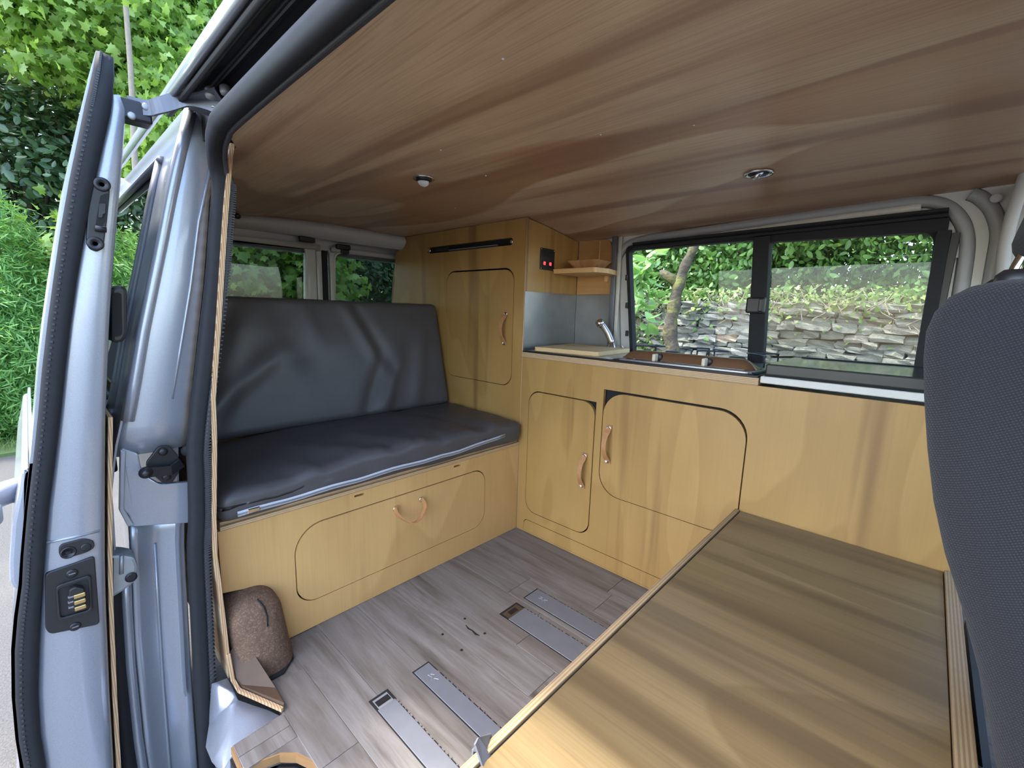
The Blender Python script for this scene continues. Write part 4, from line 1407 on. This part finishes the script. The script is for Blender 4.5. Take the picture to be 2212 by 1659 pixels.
# ---- switch panel
sp = thing('switch_panel', 'black switch panel with two red lights on the cupboard side', 'switch panel', (0, .14, 1.15))
plate('face', rrect(.093, 1.147, .190, 1.237, .003, 3), 'yz', .0005, .004, 'black_plastic', sp, bevel=.0008)
for yy in (.118, .158):
    for zz in (1.215, 1.173):
        sk_ = plate('socket', rrect(yy - .014, zz - .014, yy + .014, zz + .014, .010, 4), 'yz', .0042, .0062, 'black_metal', sp, bevel=.0006)
        if zz < 1.2:
            plate('lamp', rrect(yy - .007, zz - .006, yy + .007, zz + .008, .003, 3), 'yz', .0063, .0072, 'red_lamp', sk_)
for yy in (.098, .185):
    for zz in (1.152, 1.232):
        lathe('screw', [(.0025, 0), (.0025, .001), (.001, .0014)], (.004, yy, zz), (1, 0, 0), 'chrome', sp, 10)

# ---- corner shelf and bowl
sh = thing('corner_shelf', 'chunky pine corner shelf fixed above the splashback', 'shelf', (.1, .28, 1.135))
plate('board', round_poly([(.003, .187), (.214, .187), (.236, .262), (.215, .370), (.003, .370)], [.002, .006, .006, .002, .002], 3), 'xy', 1.1355, 1.1555, 'pine_shelf', sh, bevel=.0015)
box('bracket', (.160, .352, 1.108), (.176, .3705, 1.1353), 'pine_shelf', sh, .002)
bw = bmesh.new()
rings = []
for r, z in ((.046, 1.1560), (.076, 1.1925), (.072, 1.1930), (.042, 1.161)):
    rings.append([bw.verts.new((.118 + r * sx_ * 1.05, .292 + r * sy_ * .85, z)) for sx_, sy_ in rrect(-1, -1, 1, 1, .22, 3)])
for A, B in zip(rings, rings[1:]):
    for j in range(len(A)):
        bw.faces.new((A[j], A[(j + 1) % len(A)], B[(j + 1) % len(A)], B[j]))
bw.faces.new(rings[0]); bw.faces.new(rings[-1])
tag(from_bm('wooden_bowl', bw, 'bowl_wood'), 'small flared square wooden bowl standing on the corner shelf', 'bowl')

# ---- bench across the van
bn = thing('bench', 'plywood bench box with a rounded front hatch below the dark cushions', 'bench', (-.25, -.57, 0))
HT = (-.955, .090, -.2046, .3315)
arch = [(-1.005, .002), (-1.008, .075), (-1.022, .132), (-1.050, .178), (-1.085, .210), (-1.14, .222)]
sl1, sl2 = (-.754, .380), (-.351, .383)
plate('front_panel', [(-.002, .002), (-.002, .392), (-1.14, .392)] + arch[::-1], 'yz', -.015, 0.0, 'veneer_bench', bn,
      holes=[rrect(HT[0] - .003, HT[1] - .0025, HT[2] + .0028, HT[3] + .0035, (.06, .06, .06, .085), 10)[::-1]] + [rrect(a - .017, .374, a + .017, .381, .002, 2) for a, b in (sl1, sl2)])
d = plate('hatch', rrect(*HT, (.06, .06, .06, .085), 10), 'yz', -.014, .001, 'veneer_bench', bn)
# strap hangs in a loop
p, q = Vector((.001, -.628, .293)), Vector((.001, -.522, .295))
lp_ = smooth_path([p + Vector((.004, .012, .008)), p + Vector((.010, -.004, .004)), p + Vector((.030, .002, -.022)), p.lerp(q, .35) + Vector((.042, 0, -.050)), p.lerp(q, .65) + Vector((.042, 0, -.050)), q + Vector((.026, .002, -.022)), q + Vector((.006, .002, .004))], 5)
sweep('strap', lp_, [(-.0015, -.009), (.0015, -.009), (.0015, .009), (-.0015, .009)], 'leather', d, up=(1, 0, .25), smooth=False)
for e in (p, q):
    lathe('stud', [(.0085, 0), (.0085, .002), (.006, .0035), (.001, .003)], e + Vector((.004, 0, 0)), (1, 0, 0), 'chrome', d, 18)
box('gap_shade_sheet', (-.035, -1.0, .004), (-.030, -.02, .37), 'black_gap', bn, 0)  # black sheet gives the hatch gap its shade
box('top_board', (-.50, -1.135, .3925), (.004, -.003, .4045), 'edge_z', bn, .001)
box('slat_board', (-.50, -1.133, .4050), (-.004, -.010, .4140), 'edge_z', bn, .001)
box('back_support', (-.62, -1.13, .3), (-.60, -.004, .93), 'veneer_bench', bn, .002)

# ---- wheel-arch hump wrapped in cork
wa = thing('wheel_arch', 'wheel arch hump wrapped in speckled brown cork matting beside the bench', 'wheel arch', (.05, -1.08, 0))


def arch_fn(v):
    v.y += -1.075
    v.x += -.015
    v.z += .075
    k = (v.z / .21)
    v.y += .020 * (.5 - k)
    v.x += .035 * (1 - k) * (1 if v.x > 0 else 0)
    v.z += .006 * mnoise.noise(Vector((v.x * 14, v.y * 14, v.z * 9)))
    v.x += .006 * mnoise.noise(Vector((v.x * 9 + 4, v.y * 11, v.z * 8)))
    return v


from_bm('cork_cover', soft_box((.185, .134, .27), .060, (20, 16, 28), arch_fn), 'cork', wa, True)
cx = [(.075 - .02 * k + .003 * math.sin(k * 4), -1.062 + .004 * math.sin(k * 7), .03 + .025 * k) for k in range(7)]
sweep('cork_seam', [(.060, -1.078, .205), (.074, -1.068, .185), (.083, -1.064, .160), (.089, -1.066, .135)], circ(.0025, 5), 'black_gap', wa)
plate('base_flashing', [(-.01, -1.14), (.075, -1.14), (.12, -1.10), (.122, -1.045), (.085, -1.005), (-.01, -1.0)], 'xy', .0012, .006, 'rubber', wa)

# ---- cushions
def wr(x, y, s, k):
    return mnoise.noise(Vector((x * s, y * s, k)))


def seat_fn(v):
    x, y, z = v
    top = z > 0
    crown = .012 * (1 - (x / .26) ** 2) * (1 - (y / .57) ** 2) if top else 0
    z += crown
    if top:
        z += .004 * wr(x, y, 6, 2.0) + .003 * wr(x, y, 14, 7.0)
        for (cy, cx, w, h, sl) in ((-.28, .02, .05, .007, .7), (-.1, .0, .04, .006, .4), (.30, .0, .045, -.010, .15), (.12, .05, .03, .005, -.3)):
            dd = (y - cy) - sl * (x - cx)
            z += h * math.exp(-(dd / w) ** 2) * (.4 + .6 * (.5 + x / .52))
    if x > .05 and top:
        wgt = min(1, (x - .05) / .15)
        z += wgt * (.010 * wr(y * 1.0, x * .25, 11, 4.0) + .004 * wr(y, x * .3, 26, 6.0))
    if x > .2:
        x += .006 * wr(y, z, 9, 5.0)
        z += .006 * wr(y, .3, 5, 9.0)
    # near end sags lower
    if top:
        z -= .020 * max(0, (-y - .15) / .42) ** 1.2
    return Vector((x - .225, y - .575, z + .462))


sc = thing('seat_cushion', 'dark grey faux leather seat cushion with a pale zip along its front', 'cushion', (-.23, -.57, .415))
from_bm('cover', soft_box((.50, 1.13, .094), .026, (44, 96, 12), seat_fn), 'faux_leather', sc, True)
zp = []
for k in range(25):
    y = -1.10 + .98 * k / 24
    zp.append(Vector((.0275 + .006 * wr(y + .575, -.02, 9, 5.0), y, .437 + .016 * (k / 24) ** 1.5 + .005 * wr(y + .575, .3, 5, 9.0) + .002 * math.sin(k * 1.3) + (.010 if k > 20 else 0) * (k - 20) / 4)))
zz = sweep('zip', zp, [(-.0012, -.007), (.0016, -.007), (.0022, 0), (.0016, .007), (-.0012, .007)], 'zip_tape', sc, up=(0, 0, 1))
sweep('zip_teeth', [p + Vector((.0020, 0, 0)) for p in zp], [(-.001, -.0020), (.0012, -.0020), (.0012, .0020), (-.001, .0020)], 'aluminium', sc, up=(0, 0, 1))
box('zip_pull', (zp[1].x + .001, zp[1].y - .020, zp[1].z - .006), (zp[1].x + .006, zp[1].y + .010, zp[1].z + .006), 'chrome', sc, .002)


def back_fn(v):
    # v.x = across thickness (front +), v.y along the bench, v.z up the back
    x, y, z = v
    if x > 0:
        u, w = y / .56, z / .25
        x += .012 * (1 - u * u) * (1 - w * w)
        for (y0_, z0_, y1_, z1_, wd_, h) in ((-.46, -.25, -.30, .20, .035, .010), (-.52, -.20, -.20, .05, .035, .009), (-.50, -.12, -.36, .22, .03, -.007), (.06, .25, .18, -.02, .03, .009), (.10, .25, .28, -.10, .03, -.006),
                                             (.18, -.25, .30, .02, .035, .010), (.10, -.25, .20, -.02, .03, -.008), (.36, -.22, .44, .10, .04, .007), (-.10, .25, -.06, .05, .03, .006), (-.20, .22, -.10, -.05, .05, -.006)):
            ax, az = y1_ - y0_, z1_ - z0_
            L = math.hypot(ax, az)
            t = ((y - y0_) * ax + (z - z0_) * az) / L
            dperp = ((y - y0_) * az - (z - z0_) * ax) / L
            fall = math.exp(-(dperp / wd_) ** 2) * max(0, min(1, (t + .05) / .1)) * max(0, min(1, (L + .05 - t) / .12))
            x += h * 1.5 * fall
        x += .004 * wr(y, z, 7, 3.0)
    z += .004 * wr(y, 0, 8, 1.0)
    th = math.radians(13.0)
    X = x * math.cos(th) - z * math.sin(th)
    Z = x * math.sin(th) + z * math.cos(th)
    return Vector((X - .548, y - .578, Z + .741))


bc = from_bm('back_cushion', soft_box((.085, 1.12, .50), .024, (10, 96, 52), back_fn), 'faux_leather', None, True)
tag(bc, 'dark grey faux leather back cushion leaning below the rear windows', 'cushion')

# ---- storage box in front of the seat
bx = thing('storage_box', 'low plywood storage box with a worn brown lid in front of the dark seat', 'storage box', (1.13, -.55, 0))
box('lid', (.906, -1.085, .374), (1.350, -.0035, .392), 'veneer_table', bx, .0012)
box('side_board', (.8905, -1.10, .002), (.9035, -.0035, .3955), 'edge_x', bx, .0015)
box('side_board', (1.3515, -1.10, .002), (1.3745, -.0035, .398), 'edge_x', bx, .0015)
box('end_board', (.9038, -1.10, .002), (1.3512, -1.087, .372), 'veneer_table', bx, .0012)
box('dark_joint', (.9036, -1.085, .36), (.9059, -.005, .3905), 'black_gap', bx, 0)
p = at(1033, 1648, 'z', .395)
sweep('corner_bracket', [(.887, -1.060, .36), (.887, -1.060, .3975), (.9, -1.060, .3985), (.905, -1.075, .3985)], [(-.012, -.0015), (.022, -.0015), (.022, .0015), (-.012, .0015)], 'aluminium', bx, up=(1, 0, .4), smooth=False)
lathe('finger_hole', [(.017, 0), (.017, .0008), (.014, .001)], (.962, -1.062, .3915), (0, 0, 1), 'black_gap', bx, 24)
box('grey_catch', (1.378, -.60, .34), (1.400, -.575, .366), 'aluminium', bx, .003)
# black board stands in for the shade in the gap behind the box
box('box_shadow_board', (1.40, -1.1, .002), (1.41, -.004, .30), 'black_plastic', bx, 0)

# ---- front passenger seat seen from the side, reclined towards us
fs = thing('front_seat', 'dark grey woven cloth front seat back at the edge of the cabin', 'seat', (1.5, -.65, 0))
# (z, rear x, depth, near y inset)
LV = [(.18, 1.500, .18, .03), (.30, 1.455, .19, .02), (.42, 1.402, .19, .01), (.50, 1.374, .19, .0), (.568, 1.350, .19, 0), (.64, 1.331, .19, 0), (.70, 1.311, .19, 0), (.753, 1.291, .19, 0), (.80, 1.277, .19, 0), (.85, 1.266, .19, 0),
      (.90, 1.257, .18, 0), (.935, 1.252, .175, .0), (.960, 1.2505, .17, .001), (.978, 1.254, .16, .004), (.992, 1.262, .145, .010), (1.002, 1.275, .12, .022), (1.008, 1.292, .085, .05)]
bm = bmesh.new()
rings = []
for z, xr_, dep, ins in LV:
    ring = []
    for u, v_ in rrect(0, 0, dep, .50 - 2 * ins, min(.045, dep * .45), 7):
        ring.append(bm.verts.new((xr_ + u + .012 * math.sin(PI * v_ / .5) * 0, -.885 + ins + v_, z)))
    rings.append(ring)
for A, B in zip(rings, rings[1:]):
    for j in range(len(A)):
        bm.faces.new((A[j], A[(j + 1) % len(A)], B[(j + 1) % len(A)], B[j]))
bm.faces.new(rings[0]); bm.faces.new(rings[-1])
bmesh.ops.subdivide_edges(bm, edges=[e for e in bm.edges if abs(e.verts[0].co.z - e.verts[1].co.z) > .005], cuts=1, smooth=.6)
from_bm('backrest', bm, 'seat_cloth', fs, True)
from_bm('seat_base', soft_box((.50, .50, .16), .05, (12, 12, 6), lambda v: v + Vector((1.78, -.63, .30))), 'seat_cloth', fs, True)
box('seat_plinth', (1.52, -.86, .002), (1.98, -.40, .22), 'black_plastic', fs, .02)
for yy in (-.70, -.56):
    lathe('post_collar', [(.020, 0), (.020, .016), (.014, .022)], (1.316, yy, 1.004), (0, 0, 1), 'black_plastic', fs, 16)
    sweep('headrest_post', smooth_path([(1.322, yy, 1.015), (1.324, yy, 1.04), (1.340, yy, 1.09)], 4), circ(.008, 12), 'chrome', fs)
from_bm('headrest', soft_box((.10, .26, .18), .032, (12, 18, 14), lambda v: Vector((v.x + 1.378 + .20 * v.z, v.y - .63, v.z + 1.137))), 'seat_cloth', fs, True)





# ================================================================== OUTSIDE
GZ = -.55
ground = box('ground', (-30, -30, GZ - .1), (30, 30, GZ), 'asphalt', None, 0)
tag(ground, 'pale grey asphalt drive under and around the van', 'ground', kind='structure')
lawn = plate('lawn', [(-5.15, -30), (-5.3, -8), (-5.0, -2.5), (-5.1, -1.0), (-5.4, 1.0), (-5.2, 6), (-5.5, 30), (-29, 30), (-29, -30)], 'xy', GZ, GZ + .03, 'soil')
tag(lawn, 'strip of lawn at the foot of the hedges', 'lawn', kind='structure')
lawn.data.materials[0] = simple('turf', (.10, .15, .045), .95, 0, .35, 8)
rng = np.random.default_rng(5)
gp = np.stack([rng.uniform(-6.9, -5.1, 14000), rng.uniform(-3.0, 2.0, 14000), np.full(14000, GZ + .03)], 1)
g = leaves('grass', gp, .09, 'grass_blade', None, 'grass', up=.0, seed=3, droop=-2.5)
tag(g, 'short green and straw coloured grass under the hedges', 'grass', kind='stuff')


def branch_set(parent, base, tips, r0, m, seed=0):
    rr = random.Random(seed)
    for k, tp in enumerate(tips):
        a, b = Vector(base), Vector(tp)
        mid = a.lerp(b, .5) + Vector((rr.uniform(-.15, .15), rr.uniform(-.15, .15), rr.uniform(.0, .25)))
        sweep('branch', smooth_path([a, mid, b], 5), circ(r0, 7), m, parent, scales=[1 - .75 * i / 10 for i in range(11)])


def tree(name, label, cat, base, crowns, leaf, kind, size, trunk_r, bark, seed, up=.5, cl_r=.22, group=None, branches=True):
    """crowns: (centre, radii, clusters, leaves per cluster)"""
    t = thing(name, label, cat, base, group)
    rg = np.random.default_rng(seed)
    top = Vector(crowns[0][0])
    if trunk_r:
        b = Vector(base)
        sweep('trunk', smooth_path([b, b.lerp(top, .35) + Vector((.05, -.05, 0)), b.lerp(top, .7) + Vector((-.04, .06, 0)), top + Vector((0, 0, crowns[0][1][2] * .5))], 6), circ(trunk_r, 10), bark, t, scales=[1 - .7 * i / 18 for i in range(19)])
        if branches:
            for c, r, *_ in crowns:
                tips = [Vector(c) + Vector((rg.uniform(-.8, .8) * r[0], rg.uniform(-.8, .8) * r[1], rg.uniform(-.3, .8) * r[2])) for _ in range(6)]
                branch_set(t, b.lerp(top, .65), tips, trunk_r * .35, bark, seed)
    allp = np.concatenate([clusters(rg, c, r, nc, per, cl_r) for c, r, nc, per in crowns])
    cen = np.array(crowns[0][0])
    leaves('foliage', allp, size, leaf, t, kind, up, seed=seed + 1, out_from=cen)['kind'] = 'stuff'
    return t


tree('maple_tree', 'tall maple with bright lobed leaves and thin pale trunk above the sliding door', 'tree', (-7.0, -.10, GZ),
     [((-7.0, -.3, 4.75), (1.0, 1.6, 1.35), 560, 42), ((-6.6, .75, 3.2), (.9, 1.15, 1.7), 480, 42), ((-6.7, .1, 1.6), (.7, .75, 1.3), 260, 40)], 'leaf_maple', 'maple', .108, .05, 'pale_bark', 21, .30, .20)
sweep('front_trunk', smooth_path([(-5.7, -.62, GZ), (-5.7, -.55, .6), (-5.7, -.42, 1.9), (-5.7, -.40, 2.6), (-5.7, -.36, 3.5), (-5.72, -.34, 4.6)], 5), circ(.045, 8), 'pale_bark', bpy.data.objects['maple_tree'], scales=[1 - .5 * i / 25 for i in range(26)])
tree('maple_tree', 'low maple with green lobed leaves outside the rear door window nearer the sliding door', 'tree', (-6.2, 1.7, GZ),
     [((-6.2, 1.15, 1.35), (.8, 1.2, .95), 230, 26)], 'leaf_maple', 'maple', .125, .06, 'pale_bark', 31, .4)
tree('laurel_tree', 'dark glossy evergreen tree behind the conifer hedge', 'tree', (-8.2, -1.3, GZ),
     [((-8.2, -1.3, 2.5), (1.0, 1.2, 1.7), 420, 22), ((-8.2, -.9, .6), (.9, 1.6, 1.2), 240, 20)], 'leaf_dark', 'oval', .13, .09, 'bark', 41, .45)
tree('laurel_tree', 'dark evergreen tree outside the rear window beside the tall cupboard', 'tree', (-8.0, 3.6, GZ),
     [((-8.0, 3.4, 1.6), (1.0, 2.2, 1.9), 520, 22)], 'leaf_dark', 'oval', .13, .09, 'bark', 51, .45)
tree('backing_tree', 'deep green broad tree filling the view behind the maples', 'tree', (-10.5, .5, GZ),
     [((-10.3, -.5, 3.8), (1.2, 3.4, 3.4), 520, 22), ((-10.3, 3.4, 2.6), (1.2, 3.2, 3.2), 480, 22)], 'leaf_dark', 'oval', .22, .16, 'bark', 61, .45, .3)
tree('conifer_bush', 'tall feathery bright green conifer bush left of the sliding door', 'conifer', (-6.3, -1.65, GZ),
     [((-6.3, -1.72, .75), (.55, .62, 1.35), 900, 26)], 'leaf_conifer', 'needle', .10, .05, 'bark', 71, .25, .085, 'conifer hedge bushes', False)
tree('conifer_bush', 'lower rounded feathery conifer bush in front of the taller one', 'conifer', (-5.75, -1.85, GZ),
     [((-5.75, -1.82, .28), (.45, .52, .82), 620, 26)], 'leaf_conifer', 'needle', .10, .05, 'bark', 81, .25, .080, 'conifer hedge bushes', False)
tree('maple_sapling', 'young maple with broad green leaves between the conifer bush and the van body', 'tree', (-6.4, -.7, GZ),
     [((-6.3, -.45, .9), (.6, .42, 1.3), 200, 34)], 'leaf_maple', 'maple', .12, .03, 'pale_bark', 91, .35)

# ---- dry stone wall beyond the kitchen window
SY = 3.0
sw = thing('stone_wall', 'grey dry stone garden wall outside the kitchen window', 'stone wall', (.3, SY + .2, GZ), kind='structure')
box('wall_core', (-4.0, SY + .06, GZ), (4.5, SY + .5, 1.02), 'soil', sw, .02)
rs = random.Random(17)
z = .30
protos = []
for k in range(10):
    bm = bmesh.new()
    bmesh.ops.create_cube(bm, size=1.0)
    bmesh.ops.subdivide_edges(bm, edges=bm.edges[:], cuts=1, use_grid_fill=True)
    for v in bm.verts:
        v.co = v.co.normalized() * .5 * .35 + v.co * .72
        v.co += Vector((rs.uniform(-.09, .09), rs.uniform(-.10, .10), rs.uniform(-.10, .10)))
    bmesh.ops.recalc_face_normals(bm, faces=bm.faces)
    me = bpy.data.meshes.new('stone')
    bm.to_mesh(me)
    bm.free()
    me.materials.append(MATS['stone'])
    protos.append(me)
cnt = 0
while z < 1.10:
    h = rs.uniform(.042, .072)
    x = -1.75 + rs.uniform(0, .1)
    while x < 1.75:
        w = rs.uniform(.09, .22) * (1.3 if rs.random() < .12 else 1)
        o = bpy.data.objects.new('stone', protos[rs.randrange(10)])
        COL.objects.link(o)
        o.parent = sw
        o.matrix_parent_inverse = world_of(sw).inverted()
        o.location = (x + w / 2, SY + .08 + rs.uniform(-.03, .03), z + h / 2 + rs.uniform(-.008, .008))
        o.scale = (w * 1.02, .22, h * 1.08)
        o.rotation_euler = (rs.uniform(-.1, .1), rs.uniform(-.09, .09), rs.uniform(-.08, .08))
        x += w
        cnt += 1
    z += h
# rough lower courses, hidden by the cabinet from here
bm = bmesh.new()
z = GZ
while z < .29:
    h = rs.uniform(.08, .13)
    x = -1.75
    while x < 1.75:
        w = rs.uniform(.15, .35)
        bm_box(bm, (x + .006, SY + .02 + rs.uniform(-.03, .02), z + .006), (x + w - .006, SY + .15, min(.30, z + h) - .006), .01, 1)
        x += w
    z += h
o = from_bm('lower_courses', bm, 'stone', sw)
o['kind'] = 'stuff'

# plants over and behind the wall
rg = np.random.default_rng(99)
iv = thing('ivy', 'ivy and dry creeper stems trailing over the stone wall top', 'ivy', (.3, SY + .1, 1.1), kind='stuff')
p1 = np.stack([rg.uniform(-1.9, 2.0, 1500), SY + .04 + rg.normal(size=1500) * .07, 1.19 - np.abs(rg.normal(size=1500)) * .05 + .06 * np.sin(rg.uniform(0, 6, 1500))], 1)
p3 = np.stack([rg.uniform(-1.9, 2.0, 420), SY - .05 + rg.normal(size=420) * .03, 1.12 - np.abs(rg.normal(size=420)) * .14], 1)
p2 = np.stack([rg.normal(size=900) * .22 - 1.15, SY - .06 + rg.normal(size=900) * .06, rg.uniform(.35, 1.2, 900)], 1)
leaves('foliage', np.concatenate([p1, p2, p3]), .042, 'ivy_leaf', iv, 'ivy', .3, seed=12, out_from=np.array([.3, 4.5, .8]))
bm = bmesh.new()
for k in range(110):
    x = rs.uniform(-1.6, 1.9)
    zt = 1.14 + rs.uniform(-.03, .08)
    path = [Vector((x, SY + .02, zt))]
    for j in range(4):
        path.append(path[-1] + Vector((rs.uniform(-.09, .09), -.012 + rs.uniform(-.03, .01), rs.uniform(-.09, .03))))
    sweep('', path, circ(.003, 4), None, bm=bm)
from_bm('creeper_stems', bm, 'pale_bark', iv)
tree('bush', 'leafy sunlit bush above the stone wall behind the window latch', 'bush', (.2, 4.0, .9),
     [((-.6, 3.9, 2.0), (1.3, .6, 1.0), 520, 30), ((1.2, 3.9, 1.9), (1.4, .6, 1.0), 520, 30)], 'leaf_hedge', 'oval', .070, .04, 'bark', 101, .35, .12, None, False)
tree('evergreen_bush', 'dark evergreen bush standing deeper behind the stone wall', 'bush', (.2, 5.2, .9),
     [((-1.5, 5.2, 2.4), (1.8, .7, 1.8), 420, 24), ((1.5, 5.2, 2.4), (1.8, .7, 1.8), 420, 24)], 'leaf_dark', 'oval', .12, .05, 'bark', 111, .4, .2, None, False)
tree('shrub', 'low dark ivy covered shrub by the mossy trunk at the window corner', 'shrub', (-1.25, 2.5, GZ),
     [((-1.25, 2.5, .45), (.32, .18, .60), 170, 22)], 'leaf_dark', 'ivy', .075, .03, 'bark', 121, .4, .09, None, False)
# mossy leaning trunk
mt = thing('mossy_trunk', 'leaning mossy tree trunk outside the window in front of the stone wall', 'tree trunk', (-.75, 2.7, GZ))
tp = smooth_path([Vector((-.80, 2.7, GZ))] + [at(px, py, 'y', 2.7) for px, py in [(1446, 790), (1447, 720), (1456, 660), (1468, 610), (1484, 565), (1502, 530), (1516, 490)]], 4)
sweep('trunk', tp, circ(.066, 12), 'mossy_bark', mt, scales=[max(.42, 1.15 - .75 * i / len(tp)) * (1 + .12 * math.sin(i * 1.7)) for i in range(len(tp))])
p0 = at(1462, 610, 'y', 2.7)
sweep('stub', [p0, p0 + Vector((-.10, -.05, .07)), p0 + Vector((-.14, -.06, .10))], circ(.05, 8), 'mossy_bark', mt, scales=[1, .8, .4])
# leafy branch close to the glass
lb = thing('leafy_shrub', 'slender shrub with large bright oval leaves close outside the window corner', 'shrub', (-.42, 1.75, GZ))
sweep('stem', smooth_path([(-.42, 1.75, GZ), (-.40, 1.74, .2), (-.43, 1.72, .8), at(1340, 680, 'y', 1.7), at(1340, 560, 'y', 1.7), at(1338, 500, 'y', 1.7)], 5), circ(.012, 7), 'pale_bark', lb)
bm_tip = [at(1340, 560, 'y', 1.7), at(1372, 590, 'y', 1.7), at(1398, 640, 'y', 1.72), at(1406, 700, 'y', 1.7)]
sweep('twig', smooth_path(bm_tip, 5), circ(.007, 6), 'pale_bark', lb)
sweep('twig', smooth_path([at(1360, 585, 'y', 1.7), at(1385, 570, 'y', 1.68), at(1415, 548, 'y', 1.66)], 5), circ(.005, 6), 'pale_bark', lb)
sweep('twig', smooth_path([at(1340, 680, 'y', 1.7), at(1375, 660, 'y', 1.68), at(1400, 655, 'y', 1.66)], 5), circ(.006, 6), 'pale_bark', lb)
lp3 = []
for (px, py, k, sprd) in ((1372, 570, 16, 16), (1392, 590, 16, 18), (1385, 630, 14, 18), (1402, 655, 12, 14), (1372, 660, 10, 14), (1410, 560, 10, 14), (1400, 690, 5, 8)):
    for _ in range(k):
        q = at(px + rs.gauss(0, sprd), py + rs.gauss(0, sprd), 'y', 1.68 + rs.uniform(-.12, .1))
        lp3.append(tuple(q))
leaves('foliage', np.array(lp3), .125, 'leaf_branch', lb, 'oval', .45, seed=77, droop=.9)
